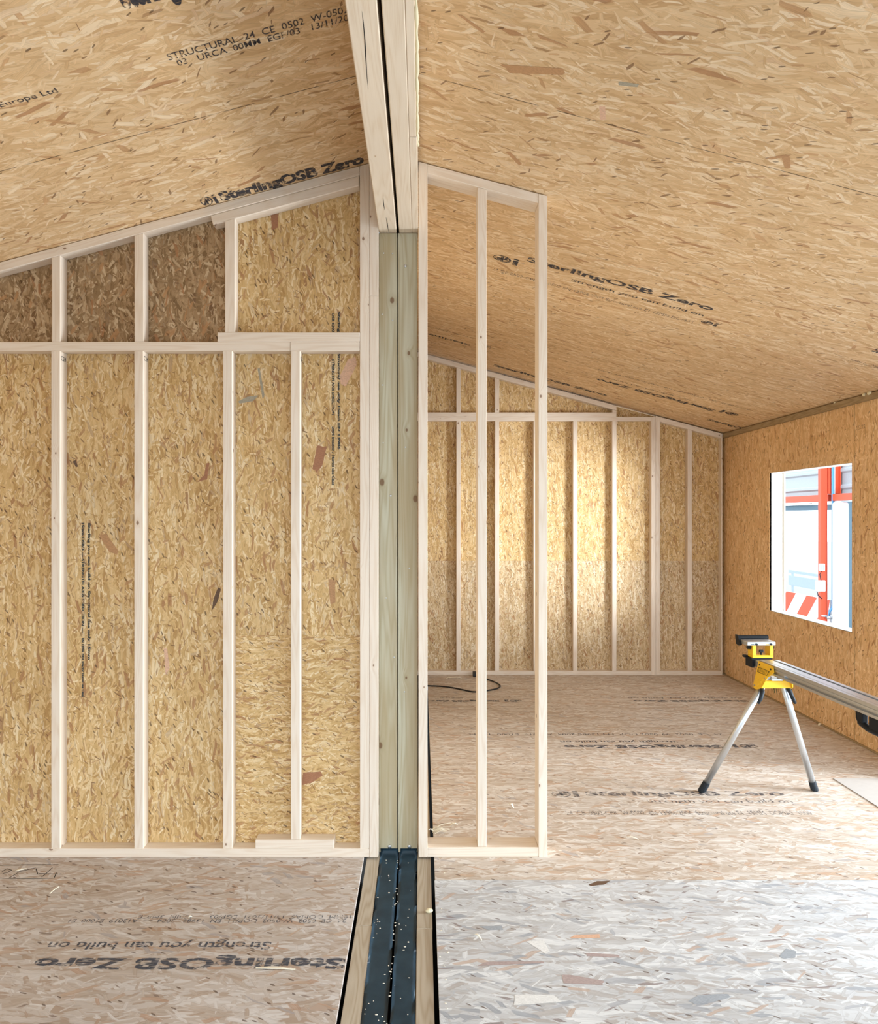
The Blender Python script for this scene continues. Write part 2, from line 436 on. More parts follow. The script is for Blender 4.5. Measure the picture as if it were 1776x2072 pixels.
def box_bm(x0, x1, y0, y1, z0, z1, bv=0.0, seg=1):
    bm = prism_bm(rect(x0, x1, z0, z1), y0, y1); bevel(bm, bv, seg)
    return bm


def box(name, x0, x1, y0, y1, z0, z1, mat, parent=None, bv=0.001, along=None, seg=1):
    bm = box_bm(x0, x1, y0, y1, z0, z1, bv, seg)
    if along: grain_uv(bm, along)
    if parent is not None:
        p = parent
        off = Vector((0, 0, 0))
        while p is not None:
            off += p.location; p = p.parent
        bmesh.ops.translate(bm, verts=bm.verts, vec=-off)
    return link(name, bm, mat, parent)


def add_tube(bm, pts, r, seg=12, cap=True):
    """round bar through the points; r is one radius or one per point"""
    pts = [Vector(p) for p in pts]; rings = []
    up = Vector((0, 0, 1))
    for i, p in enumerate(pts):
        d = (pts[min(i + 1, len(pts) - 1)] - pts[max(i - 1, 0)]).normalized()
        ref = up if abs(d.z) < 0.95 else Vector((0, 1, 0))
        a = d.cross(ref).normalized(); b2 = a.cross(d).normalized()
        rr = r[i] if isinstance(r, (list, tuple)) else r
        rings.append([bm.verts.new(p + a * rr * math.cos(t * 2 * PI / seg) + b2 * rr * math.sin(t * 2 * PI / seg)) for t in range(seg)])
    for A, B in zip(rings, rings[1:]):
        for t in range(seg):
            bm.faces.new((A[t], A[(t + 1) % seg], B[(t + 1) % seg], B[t]))
    if cap:
        bm.faces.new(rings[0][::-1]); bm.faces.new(rings[-1])
    bmesh.ops.recalc_face_normals(bm, faces=bm.faces)


def tube(name, pts, r, mat, parent=None, seg=12, smooth=True):
    bm = bmesh.new(); add_tube(bm, pts, r, seg)
    if parent is not None:
        p = parent; off = Vector((0, 0, 0))
        while p is not None:
            off += p.location; p = p.parent
        bmesh.ops.translate(bm, verts=bm.verts, vec=-off)
    o = link(name, bm, mat, parent, smooth=smooth)
    return o


def blob_bm(c, r, seed=0, sx=1, sy=1, sz=1, rough=0.25):
    rnd = random.Random(seed)
    bm = bmesh.new(); bmesh.ops.create_icosphere(bm, subdivisions=2, radius=r)
    for v in bm.verts:
        k = 1 + rnd.uniform(-rough, rough)
        v.co = Vector((v.co.x * sx * k, v.co.y * sy * k, v.co.z * sz * k)) + Vector(c)
    return bm


def lettering(name, text, origin, ux, uy, width, height, mat, parent, bold=0.0, shear=0.0):
    """flat printed text: starts at origin, runs along ux, its up is uy; fitted to width x height"""
    cu = bpy.data.curves.new(name, 'FONT'); cu.body = text; cu.size = 1.0; cu.offset = bold; cu.shear = shear; cu.resolution_u = 3
    ob = bpy.data.objects.new(name, cu); COL.objects.link(ob)
    dg = bpy.context.evaluated_depsgraph_get(); dg.update()
    me = bpy.data.meshes.new_from_object(ob.evaluated_get(dg))
    bpy.data.objects.remove(ob); bpy.data.curves.remove(cu)
    xs = [v.co.x for v in me.vertices]; ys = [v.co.y for v in me.vertices]
    kx = width / (max(xs) - min(xs)); ky = height / (max(ys) - min(ys))
    x0, y0 = min(xs), min(ys)
    for v in me.vertices:
        v.co = Vector(((v.co.x - x0) * kx, (v.co.y - y0) * ky, 0))
    me.materials.clear(); me.materials.append(mat)
    o = bpy.data.objects.new(name, me); COL.objects.link(o)
    ux = Vector(ux).normalized(); uy = Vector(uy).normalized(); uz = ux.cross(uy)
    mt = Matrix(((ux.x, uy.x, uz.x, origin[0]), (ux.y, uy.y, uz.y, origin[1]), (ux.z, uy.z, uz.z, origin[2]), (0, 0, 0, 1)))
    if parent is not None:
        o.parent = parent
        pm = Matrix.Translation(parent.location) @ parent.rotation_euler.to_matrix().to_4x4()
        mt = pm.inverted() @ mt
    o.matrix_basis = mt
    return o


# ------------------------------------------------------------------ main measures
D1 = 3.448        # front of the near stud frames
D2 = 7.425        # front of the far stud frames
XR = 3.154        # face of the right-hand wall
ZRIDGE, SLOPE, XRIDGE = 3.3795, 0.268, -0.112
ANG = math.atan(SLOPE)


def zc(x): return ZRIDGE - SLOPE * abs(x - XRIDGE)


YB = -0.6         # the shell is open behind this
# ------------------------------------------------------------------ floors
fl = struct(box('floor_left', -3.5, -0.2765, YB, 3.60, -0.018, 0.0, M['osb_floor_left'], bv=0.001))
fr = struct(box('floor_right', 0.062, 3.30, 3.235, 7.60, -0.018, 0.0, M['osb_floor_warm'], bv=0.001))
frn = struct(box('floor_right_near', 0.060, 3.30, YB, 3.232, -0.018, 0.0, M['osb_floor_grey'], bv=0.001))
struct(box('floor_underside', -3.5, 3.30, YB, 7.60, -0.26, -0.20, M['void'], bv=0))
struct(box('floor_joist_left', -0.40, -0.2995, YB, 3.60, -0.2, -0.0185, M['void'], bv=0))
struct(box('floor_joist_right', 0.085, 0.18, YB, 7.60, -0.2, -0.0185, M['void'], bv=0))

# ------------------------------------------------------------------ ceilings (each slope is a slab in its own plane)
def ceiling(name, side, x_far, y0, y1):
    L = abs(x_far - XRIDGE) / math.cos(ANG)
    bm = box_bm(0, L, y0, y1, 0, 0.02) if side > 0 else box_bm(-L, 0, y0, y1, 0, 0.02)
    o = link(name, bm, M['osb_ceiling'], None, (XRIDGE, 0, ZRIDGE), (0, ANG if side > 0 else -ANG, 0))
    return struct(o)


cl = ceiling('ceiling_left', -1, -3.5, YB, 3.60)
struct(link('ceiling_passage', box_bm(-.10, 0, 3.601, 7.62, 0, .02), M['plain_board'], None, (XRIDGE, 0, ZRIDGE), (0, -ANG, 0)))
cr = ceiling('ceiling_right', 1, 3.35, YB, 7.62)

# ------------------------------------------------------------------ walls
YP = D1 + 0.067   # face of the boards behind the near left frame
xs = -3.5
def wall_poly(name, poly, y0, y1, mat, parent=None):
    o = link(name, prism_bm(poly, y0, y1), mat, parent)
    return struct(o) if parent is None else o


zh = PZ(700, YP); zs = PZ(1285, YP); xb = PX(464, YP); xl = PX(478, YP) - 0.02
xe = -0.21
wall_poly('wall_partition', [(xs, 0), (xl, 0), (xl, zs), (xe, zs), (xe, zc(xe)), (xb, zc(xb)), (xb, zh), (xs, zh)], YP, YP + 0.018, M['osb_partition'])
wall_poly('wall_partition_low', rect(xl + 0.001, xe, 0, zs - 0.001), YP, YP + 0.018, M['osb_lower'])
wall_poly('wall_partition_gable', [(xs, zh + 0.001), (xb - 0.001, zh + 0.001), (xb - 0.001, zc(xb) - .002), (xs, zc(xs) - .002)], YP + 0.002, YP + 0.02, M['osb_brown'])
YW = D2 + 0.067
zb2 = PZ(1135, YW)
wall_poly('wall_back', [(-0.16, zb2 + .0005), (XR + .1, zb2 + .0005), (XR + .1, zc(XR + .1) - .001), (-0.16, zc(-0.16) - .003)], YW, YW + 0.018, M['osb_back'])
wall_poly('wall_back_low', rect(-0.16, XR + .1, -0.018, zb2 - .0005), YW, YW + 0.018, M['osb_back_low'])
wall_poly('wall_left', [(-3.52, 0), (-3.5, 0), (-3.5, zc(-3.5)), (-3.52, zc(-3.52))], YB, 3.6, M['plain_board'])
wall_poly('post_gap_blocker', rect(-0.20, -0.025, 0, 3.32), 3.606, 3.618, M['void'])  # unseen black board added to block the sky between the posts
struct(box('floor_gap_blocker', -0.15, 0.0455, 3.62, 7.60, -0.03, -0.02, M['void'], bv=0))  # black strip added to block the bright outside showing beside the floor
wall_poly('rear_shade_panel', [(-3.5, 2.0), (-0.5, 2.0), (-0.5, zc(-0.5) - .002), (-3.5, zc(-3.5) - .002)], YB - .02, YB, M['plain_board'])  # unseen panel added behind the camera to shade the left ceiling
wall_poly('wall_partition_return', rect(-0.16, -0.142, -0.02, 3.364), 3.62, YW, M['plain_board'])
# right wall with the window opening and the wide opening near the viewer
Y0W, Y1W, Z0W, Z1W = 5.25, 6.487, 0.79, 2.036
YOPEN = 4.35
T = 0.134
ztop = zc(XR) - 0.047


def right_wall():
    bm = bmesh.new()
    for (a, b_, c, d) in ((YOPEN, Y0W, 0.012, ztop), (Y0W, Y1W, 0.012, Z0W), (Y0W, Y1W, Z1W, ztop), (Y1W, YW, 0.012, ztop), (YB, YOPEN, 2.25, ztop)):
        t = prism_bm(rect(XR, XR + 0.016, c, d), a, b_)
        me = bpy.data.meshes.new('t'); t.to_mesh(me); t.free(); bm.from_mesh(me); bpy.data.meshes.remove(me)
    bmesh.ops.remove_doubles(bm, verts=bm.verts, dist=1e-5)
    return struct(link('wall_right', bm, M['osb_right']))


wr = right_wall()
box('outer_skin', XR + 0.016, XR + T, YOPEN, Y0W - 0.02, 0, ztop + .02, M['void'], wr, bv=0)
box('outer_skin', XR + 0.016, XR + T, Y1W + 0.02, YW, 0, ztop + .02, M['void'], wr, bv=0)
box('outer_skin', XR + 0.016, XR + T, Y0W - 0.02, Y1W + 0.02, 0, Z0W - 0.02, M['void'], wr, bv=0)
box('outer_skin', XR + 0.016, XR + T, Y0W - 0.02, Y1W + 0.02, Z1W + 0.02, ztop + .02, M['void'], wr, bv=0)
# window lining: four planed white boards
wi = struct(box('window_1', XR + 0.0005, XR + T, Y0W - .018, Y1W + .018, Z0W - 0.018, Z0W, M['white_wood'], None, along=(0, 1, 0)))
for nm, a, b_, c, d in (('jamb_board', Y1W, Y1W + .018, Z0W, Z1W), ('jamb_board', Y0W - .018, Y0W, Z0W, Z1W), ('head_board', Y0W - .018, Y1W + .018, Z1W, Z1W + .018)):
    box(nm, XR + 0.0005, XR + T, a, b_, c, d, M['white_wood'], wi, along=(0, 0, 1) if nm[0] == 'j' else (0, 1, 0))
box('outer_bead', XR + T - .012, XR + T, Y1W - 0.016, Y1W - .0003, Z0W + .001, Z1W - .001, M['white_wood'], wi, along=(0, 0, 1))
# trim under the right eaves and a brown strip added for the dark gap at the wall's foot
bx = box('trim_1', XR - 0.028, XR + 0.03, YOPEN, YW - .07, ztop + 0.001, zc(XR) - .003, M['batten_wood'], None, along=(0, 1, 0))
struct(bx)
struct(box('wall_foot_gap_strip', XR - 0.012, XR + 0.014, YOPEN, YW - .075, 0.001, 0.0115, M['batten_wood'], None, along=(0, 1, 0)))

# ------------------------------------------------------------------ near left stud frame
SP = M['spruce']
y0, y1 = D1, D1 + 0.0665
px = lambda x: PX(x, D1)
pz = lambda y: PZ(y, D1)
ZB = 0.042
f1 = thing('stud_frame', 'tall pale timber stud frame left of the green posts, resting on the floor', 'stud frame', (-1.1, D1, 0))
zhl = pz(710)
member('bottom_plate', rect(-3.45, px(746.9), 0.0005, ZB), y0, y1, SP, f1, (1, 0, 0))
blk = member('sole_block', rect(px(516.5), px(675.5), ZB + .0003, ZB + .0425), y0 - .001, y1, SP, f1, (1, 0, 0))
for a, b_ in ((103.5, 121.5), (271.5, 289.8), (451, 469.5)):
    member('stud', rect(px(a), px(b_), ZB, zhl), y0, y1, SP, f1)
for a, b_ in ((-67, -48), (-237, -219)):
    member('stud', rect(px(a), px(b_), ZB, zhl), y0, y1, SP, f1)
member('stud', rect(px(588), px(607), ZB + .043, zhl), y0, y1, SP, f1)
member('top_plate', rect(-3.45, px(587), zhl + .0003, pz(691.5)), y0 + .001, y1, SP, f1, (1, 0, 0))
member('top_plate', rect(px(587.3), px(727.6), zhl + .0003, pz(691.5)), y0, y1, SP, f1, (1, 0, 0))
f0 = thing('double_stud', 'pair of full-height pale studs standing against the left green post', 'stud', (px(746.5), D1, 0))
member('stud', [(px(728), ZB), (px(746.8), ZB), (px(746.8), zc(px(746.8)) - .003), (px(728), zc(px(728)) - .003)], y0, y1, SP, f0)
member('stud', rect(px(747.2), px(765), 0.0005, pz(599)), y0, y1, SP, f0)
member('stud', [(px(747.2), pz(598.6)), (px(765), pz(598.6)), (px(765), zc(px(765)) - .003), (px(747.2), zc(px(747.2)) - .003)], y0, y1, SP, f0)
# sloping gable frame on top of it
f2 = thing('gable_frame', 'sloping timber gable frame above the stud frame left of the posts', 'gable frame', (-1.1, D1, pz(692)))
al = (1, 0, SLOPE)
tp = 0.046
xr_ = px(727.6)
member('sloping_plate', [(-3.45, zc(-3.45) - tp), (xr_, zc(xr_) - tp), (xr_, zc(xr_) - .003), (-3.45, zc(-3.45) - .003)], y0, y1, SP, f2, al)
xa = px(425)
member('doubler_plate', [(xa + .012, zc(xa) - tp - .047), (xr_ - .002, zc(xr_) - tp - .05), (xr_ - .002, zc(xr_) - tp - .0005), (xa, zc(xa) - tp - .0005)], y0 + .004, y1, SP, f2, al, bv=0.004)
member('base_plate', rect(px(440), px(727.6), pz(691.2), pz(672.5)), y0 - .001, y1, SP, f2, (1, 0, 0))
for a, b_, dz, zb in ((104, 121.5, tp, pz(691.2)), (271.5, 290, tp, pz(691.2)), (455, 475, tp + .048, pz(672.3)), (-67, -48, tp, pz(691.2))):
    A, B = px(a), px(b_)
    member('stud', [(A, zb), (B, zb), (B, zc(B) - dz - .0005), (A, zc(A) - dz - .0005)], y0 + (.002 if a > 0 else 0), y1, SP, f2)

# ------------------------------------------------------------------ free standing frame right of the posts
f3 = thing('open_stud_frame', 'narrow open timber frame of three studs standing just right of the green posts', 'stud frame', (0.3, D1, 0))
y2 = D1 + 0.112
A, B = px(846.5), px(864.5)
member('stud', [(A, .0005), (B, .0005), (B, zc(B) - .004), (A, zc(A) - .004)], y0, y2, SP, f3)
C_, E_ = px(1089.5), px(1107)
member('stud', [(C_, .0005), (E_, .0005), (E_, zc(E_) - .004), (C_, zc(C_) - .004)], y0, y2, SP, f3)
zpb = lambda x: zc(x) - .049
member('sloping_plate', [(B + .0003, zpb(B)), (C_ - .0003, zpb(C_)), (C_ - .0003, zc(C_) - .004), (B + .0003, zc(B) - .004)], y0 + .001, y2, SP, f3, (1, 0, -SLOPE))
member('bottom_plate', rect(B + .0003, C_ - .0003, 0.0008, 0.047), y0 + .001, y2, SP, f3, (1, 0, 0))
A, B = px(966.5), px(984.5)
member('stud', [(A, .0474), (B, .0474), (B, zpb(B) - .0005), (A, zpb(A) - .0005)], y0 + .006, y2, SP, f3)

# ------------------------------------------------------------------ far frames
q0, q1 = D2, D2 + 0.0665
qx = lambda x: PX(x, D2)
qz = lambda y: PZ(y, D2)
f4 = thing('stud_frame', 'long pale timber stud frame against the far wall, flat top plate at head height', 'stud frame', (1.2, D2, 0))
zt0, zt1 = qz(851.7), qz(843.2)
member('bottom_plate', rect(-0.13, qx(1317.3), .0005, qz(1357.8)), q0, q1, SP, f4, (1, 0, 0))
member('top_plate', rect(-0.13, qx(1317.3), zt0, zt1), q0, q1, SP, f4, (1, 0, 0))
zbp = qz(1357.8) + .0003
for a in (845.5, 923.2, 1001.2, 1079.4, 1159.4, 1238.6):
    member('stud', rect(qx(a), qx(a + 8.6), zbp, zt0 - .0003), q0, q1, SP, f4)
member('end_stud', rect(qx(1317.5), qx(1326.3), .0005, zt1), q0, q1, SP, f4)
f5 = thing('gable_frame', 'small sloping timber gable frame sitting on the far wall stud frame', 'gable frame', (0.9, D2, zt1))
zu0, zu1 = zt1 + .0004, qz(834.6)
xg = qx(1247)
member('base_plate', rect(-0.13, xg, zu0, zu1), q0, q1, SP, f5, (1, 0, 0))
gp = .062
member('sloping_plate', [(-0.11, zc(-0.11) - gp), (xg, zc(xg) - gp - .004), (xg, zc(xg) - .018), (-0.11, zc(-0.11) - .012)], q0, q1, SP, f5, (1, 0, -SLOPE))
for a in (845.5, 923.2, 1001.2):
    A, B = qx(a), qx(a + 8.6)
    member('stud', [(A, zu1 + .0003), (B, zu1 + .0003), (B, zc(B) - gp - .003), (A, zc(A) - gp - .003)], q0 + .001, q1, SP, f5)
A, B = qx(1238.8), xg
member('end_stud', [(A, zu1 + .0003), (B, zu1 + .0003), (B, zc(B) - gp - .006), (A, zc(A) - gp - .006)], q0, q1, SP, f5)
f6 = thing('stud_frame', 'short timber stud frame with sloping top plate in the far right corner', 'stud frame', (2.8, D2, 0))
A, B = qx(1326.6), qx(1335.4)
member('stud', [(A, .0005), (B, .0005), (B, zc(B) - .012), (A, zc(A) - .012)], q0, q1, SP, f6)
xc0, xc1 = qx(1458.6), XR - .034
member('stud', [(xc0, .0005), (xc1, .0005), (xc1, zc(xc1) - .012), (xc0, zc(xc0) - .012)], q0, q1, SP, f6)
member('bottom_plate', rect(B + .0003, xc0 - .0003, .0005, qz(1357.8)), q0, q1, SP, f6, (1, 0, 0))
member('sloping_plate', [(B + .0003, zc(B) - .062), (xc0 - .0003, zc(xc0) - .062), (xc0 - .0003, zc(xc0) - .012), (B + .0003, zc(B) - .012)], q0, q1, SP, f6, (1, 0, -SLOPE))
A, B = qx(1391), qx(1400)
member('stud', [(A, zbp), (B, zbp), (B, zc(B) - .0625), (A, zc(A) - .0625)], q0 + .001, q1, SP, f6)

# ------------------------------------------------------------------ posts and ridge beams
YPOST = 3.50
XL0, XL1, XR0, XR1 = -0.207, -0.1165, -0.1125, -0.018
ZBEAM = 3.026


def screw(parent, x, z, r, y=YPOST, nm='screw'):
    bm = bmesh.new()
    bmesh.ops.create_uvsphere(bm, u_segments=10, v_segments=6, radius=r)
    for v in bm.verts: v.co.y *= 0.45
    p = parent.location
    bmesh.ops.translate(bm, verts=bm.verts, vec=Vector((x, y - .0005, z)) - Vector(p))
    return link(nm, bm, M['steel'], parent, smooth=True)


def post(label, x0, x1, spots):
    t = thing('timber_post', label, 'post', ((x0 + x1) / 2, YPOST, 0))
    bm = box_bm(x0, x1, YPOST, YPOST + 0.10, 0.0, ZBEAM - .001, 0.002); grain_uv(bm, (0, 0, 1))
    bmesh.ops.translate(bm, verts=bm.verts, vec=-Vector(t.location))
    link('shaft', bm, M['treated'], t)
    for x, y, r in spots:
        screw(t, PX(x, YPOST), PZ(y, YPOST), r)
    return t


post('left green-tinged treated timber post with large round knots', XL0, XL1,
     [(776, 512, .004), (794, 513, .004), (773, 636, .004), (794, 648, .004), (774, 779, .004), (775, 896, .004), (790, 1003, .006), (781, 1210, .004), (797, 1330, .004), (788, 1713, .010)])
post('right green-tinged treated timber post shaded by the open frame beside it', XR0, XR1,
     [(820, 538, .008), (820, 905, .004), (828, 1150, .004), (818, 1400, .004), (828, 1713, .010)])


def beam(label, x0, x1):
    t = thing('ridge_beam', label, 'beam', ((x0 + x1) / 2, YPOST, ZBEAM))
    ztop_ = min(zc(x0), zc(x1)) - .004
    bm = box_bm(x0, x1, YB, YPOST + .10, ZBEAM, ztop_, 0.003); grain_uv(bm, (0, 1, 0))
    bmesh.ops.translate(bm, verts=bm.verts, vec=-Vector(t.location))
    link('timber', bm, M['beam_wood'], t)
    return t


b1 = beam('left ridge beam of pale planed timber with long drying cracks, resting on the left post', -0.206, -0.1195)
b2 = beam('right ridge beam of pale timber with a packing strip along its edge, resting on the right post', -0.1075, -0.044)
bm = box_bm(-0.0435, -0.019, YB, 2.62, ZBEAM + .001, zc(-.0435) - .03, 0.0015); grain_uv(bm, (0, 1, 0))
bmesh.ops.translate(bm, verts=bm.verts, vec=-Vector(b2.location)); link('packing_strip', bm, M['beam_wood'], b2)
bm = box_bm(-0.0435, -0.016, 2.623, YPOST + .10, ZBEAM, zc(-.0435) - .03, 0.0015); grain_uv(bm, (0, 1, 0))
bmesh.ops.translate(bm, verts=bm.verts, vec=-Vector(b2.location)); link('packing_strip', bm, M['beam_wood'], b2)
# bead of expanding foam along the strip
bm = bmesh.new(); pts = []; rad = []
yy = -1.2
while yy < 2.7:
    pts.append((-0.0135 + random.uniform(-.002, .002), yy, ZBEAM + .012 + random.uniform(-.003, .003))); rad.append(random.uniform(.0035, .008)); yy += 0.03
add_tube(bm, pts, rad, 7)
bmesh.ops.translate(bm, verts=bm.verts, vec=-Vector(b2.location))
link('foam_bead', bm, M['foam'], b2, smooth=True)


def crack(parent, pts, wd):
    bm = bmesh.new(); L, R = [], []
    for i, (x, y) in enumerate(pts):
        w_ = wd * math.sin(PI * (i + .15) / (len(pts) - .7))
        L.append(bm.verts.new((x - w_, y, ZBEAM - .0005))); R.append(bm.verts.new((x + w_, y, ZBEAM - .0005)))
    for i in range(len(pts) - 1):
        bm.faces.new((L[i], R[i], R[i + 1], L[i + 1]))
    bmesh.ops.translate(bm, verts=bm.verts, vec=-Vector(parent.location))
    return link('drying_crack', bm, M['void'], parent)


def on_beam(x, y):
    D = F * (ZBEAM - H) / (CY - y); return (PX(x, D), D)


crack(b1, [on_beam(*p) for p in ((732, 22), (735, 45), (738, 80), (740, 115), (742, 150), (745, 180))], .0016)
crack(b1, [on_beam(*p) for p in ((775, 400), (776, 412), (778, 424))], .0018)
crack(b1, [on_beam(*p) for p in ((781, 440), (784, 455), (786, 469))], .0018)

# ------------------------------------------------------------------ the strip between the two floors
def plank(name, label, x0, x1, ya, yb, ztop_, group=None):
    o = box(name, x0, x1, ya, yb, ztop_ - .06, ztop_, M['sole_wood'], None, bv=.002, along=(0, 1, 0))
    return tag(o, label, 'floor joist', group)


dg_ = lambda y: F * H / (y - CY)
plank('floor_batten', 'weathered timber batten left of the black membrane, far length beside the stud frame', -0.263, -0.2008, dg_(1868) + .001, 3.60, -.010)
plank('floor_batten', 'weathered timber batten left of the black membrane, near length running out of the bottom edge', -0.263, -0.1965, YB, dg_(1868) - .001, -.010)
plank('floor_batten', 'weathered timber batten right of the black membrane, far length beside the open frame', -0.0185, 0.0455, dg_(1874) + .001, 7.45, -.010)
plank('floor_batten', 'weathered timber batten right of the black membrane, near length running out of the bottom edge', -0.0185, 0.0435, YB, dg_(1874) - .001, -.010)


def membrane(label, x0, x1, seed):
    rnd = random.Random(seed)
    bm = bmesh.new()
    ny = 70; nx = 6; rows = []
    prof = []
    for j in range(ny):
        yv = YB + (YPOST - .016 - YB) * j / (ny - 1)
        prof.append((yv, -.009))
    prof += [(YPOST - .008, -.004), (YPOST - .003, .006), (YPOST - .0015, .02)]
    for (yv, zv) in prof:
        row = []
        for i in range(nx + 1):
            e = rnd.uniform(-.0018, .0018) if i in (0, nx) else 0
            row.append(bm.verts.new((x0 + (x1 - x0) * i / nx + e, yv, zv + (rnd.uniform(-.0012, .0012) if zv < -.008 else 0))))
        rows.append(row)
    for A, B in zip(rows, rows[1:]):
        for i in range(nx):
            bm.faces.new((A[i], A[i + 1], B[i + 1], B[i]))
    bmesh.ops.solidify(bm, geom=list(bm.faces), thickness=.0015)
    bmesh.ops.recalc_face_normals(bm, faces=bm.faces)
    o = link('damp_membrane', bm, M['membrane'], None, smooth=True)
    return tag(o, label, 'membrane')


m1 = membrane('left black damp membrane strip turned up the left post', -0.1985, -0.111, 3)
m2 = membrane('right black damp membrane strip turned up the right post', -0.1025, -0.0205, 4)
for nm, x0, x1 in (('floor_support_left', -0.1985, -0.1115), ('floor_support_right', -0.1020, -0.0205)):
    struct(box(nm, x0, x1, YB, 3.60, -.2, -.0125, M['void'], bv=0))
# crumbs of foam and sawdust along the strip
bm = bmesh.new(); rnd = random.Random(5)
for k in range(170):
    yv = rnd.uniform(1.5, 3.46); xv = rnd.choice([rnd.uniform(-.197, -.022), rnd.uniform(-.197, -.022), -0.107 + rnd.uniform(-.006, .006), rnd.uniform(.06, .12)])
    zv = 0.0005 if xv > .06 else -.0065
    t = blob_bm((xv, yv, zv), rnd.uniform(.0008, .0026), k, rnd.uniform(.6, 2.2), rnd.uniform(.6, 1.6), .6)
    me = bpy.data.meshes.new('t'); t.to_mesh(me); t.free(); bm.from_mesh(me); bpy.data.meshes.remove(me)
tag(link('sawdust_crumbs', bm, M['shaving']), 'pale sawdust crumbs scattered on the black membrane strips', 'sawdust', kind='stuff')


# ------------------------------------------------------------------ printing on the boards
def on_floor(x, y):
    D = F * H / (y - CY); return Vector((PX(x, D), D, 0.0009))


def floor_text(text, xl, xr, yb, yt, mat, parent, flip=False, bold=0.01, shear=0.0):
    """printed on the floor between the measured left/right and near/far edges"""
    ym = (yb + yt) / 2
    a = on_floor(xl, ym); b_ = on_floor(xr, ym); wd = (b_ - a).length
    n, f = on_floor(xl, yb).y, on_floor(xl, yt).y
    if flip:
        return lettering('printed_text', text, (b_.x, f, .0009), (-1, 0, 0), (0, -1, 0), wd, f - n, mat, parent, bold, shear)
    return lettering('printed_text', text, (a.x, n, .0009), (1, 0, 0), (0, 1, 0), wd, f - n, mat, parent, bold, shear)


floor_text('SterlingOSB Zero', 70, 698, 1962, 1932, M['ink_blue'], fl, True, .035)
floor_text('Strength you can build on', 98, 548, 1922, 1901, M['ink_blue'], fl, True, .012)
floor_text('24  CE  0502  W-0502  DOP/11  EN  13986 : 2004  —  A12019  E1000  E1', 140, 700, 1867, 1860, M['ink_blue'], fl, True, .0)
floor_text('18MM  DOMAS  13/11/2021  EGP/03      15MM  3M/CE', 280, 710, 1859, 1852, M['ink_blue'], fl, True, .0)
floor_text('SterlingOSB Zero', 1185, 1586, 1613, 1601, M['ink_faint'], fr, False, .03)
floor_text('Strength you can build on', 1310, 1602, 1626, 1618, M['ink_faint'], fr, False, .01)
floor_text('24  CE  0502-CPR  W-0502  EN 13986:2004  Structural use E1  15MM  DOMAS  1000', 1145, 1640, 1649, 1641, M['ink_faint'], fr, False, .0)
floor_text('SterlingOSB Zero', 1140, 1460, 1514, 1506, M['ink_blue'], fr, True, .04)
floor_text('Strength you can build on', 1133, 1370, 1503, 1497.5, M['ink_blue'], fr, True, .015)
floor_text('24  CE  0502  W-0502 DOP  EN 13986 2004  A12019  E1000  15MM', 950, 1462, 1488, 1484.5, M['ink_blue'], fr, True, 0)
floor_text('SterlingOSB Zero', 1281, 1512, 1420.5, 1416, M['ink_blue'], fr, True, .05)
floor_text('Strength you can build on', 1270, 1500, 1413.5, 1411, M['ink_blue'], fr, True, .02)
floor_text('SterlingOSB Zero', 868, 1010, 1420.5, 1416, M['ink_blue'], fr, True, .05)
floor_text('Strength you can', 890, 936, 1413.5, 1411, M['ink_blue'], fr, True, .02)


def mark(parent, origin, ux, uy, w_, h_, mat):
    """the printed ring mark beside the lettering: a ring crossed by bars, next to a short bar"""
    bm = bmesh.new(); n = 28
    def ring(cx, cy, rx, ry, t):
        A = [bm.verts.new((cx + rx * math.cos(2 * PI * k / n), cy + ry * math.sin(2 * PI * k / n), 0)) for k in range(n)]
        B = [bm.verts.new((cx + (rx - t * w_) * math.cos(2 * PI * k / n), cy + (ry - t * h_) * math.sin(2 * PI * k / n), 0)) for k in range(n)]
        for k in range(n): bm.faces.new((A[k], A[(k + 1) % n], B[(k + 1) % n], B[k]))
    def bar(x0, x1, y0_, y1_):
        bm.faces.new([bm.verts.new((x0 * w_, y0_ * h_, 0)), bm.verts.new((x1 * w_, y0_ * h_, 0)), bm.verts.new((x1 * w_, y1_ * h_, 0)), bm.verts.new((x0 * w_, y1_ * h_, 0))])
    ring(.36 * w_, .5 * h_, .36 * w_, .5 * h_, .09)
    bar(.14, .58, .42, .58); bar(.30, .42, .15, .85); bar(.16, .28, .2, .4); bar(.45, .56, .6, .8)
    bar(.80, 1.0, 0, .75); bar(.80, 1.0, .85, 1.0)
    o = link('printed_mark', bm, mat)
    ux = Vector(ux).normalized(); uy = Vector(uy).normalized(); uz = ux.cross(uy)
    mt = Matrix(((ux.x, uy.x, uz.x, origin[0]), (ux.y, uy.y, uz.y, origin[1]), (ux.z, uy.z, uz.z, origin[2]), (0, 0, 0, 1)))
    pm = Matrix.Translation(parent.location) @ parent.rotation_euler.to_matrix().to_4x4()
    o.parent = parent; o.matrix_basis = pm.inverted() @ mt
    return o


def floor_mark(xl, xr, yb, yt, mat, parent, flip=False):
    ym = (yb + yt) / 2
    a = on_floor(xl, ym); b_ = on_floor(xr, ym); n, f = on_floor(xl, yb).y, on_floor(xl, yt).y
    if flip: return mark(parent, (b_.x, f, .0009), (-1, 0, 0), (0, -1, 0), b_.x - a.x, f - n, mat)
    return mark(parent, (a.x, n, .0009), (1, 0, 0), (0, 1, 0), b_.x - a.x, f - n, mat)


floor_mark(1116, 1170, 1613, 1601, M['ink_faint'], fr)
floor_mark(1482, 1532, 1514, 1506, M['ink_blue'], fr, True)
floor_mark(1021, 1056, 1420.5, 1416, M['ink_blue'], fr, True)


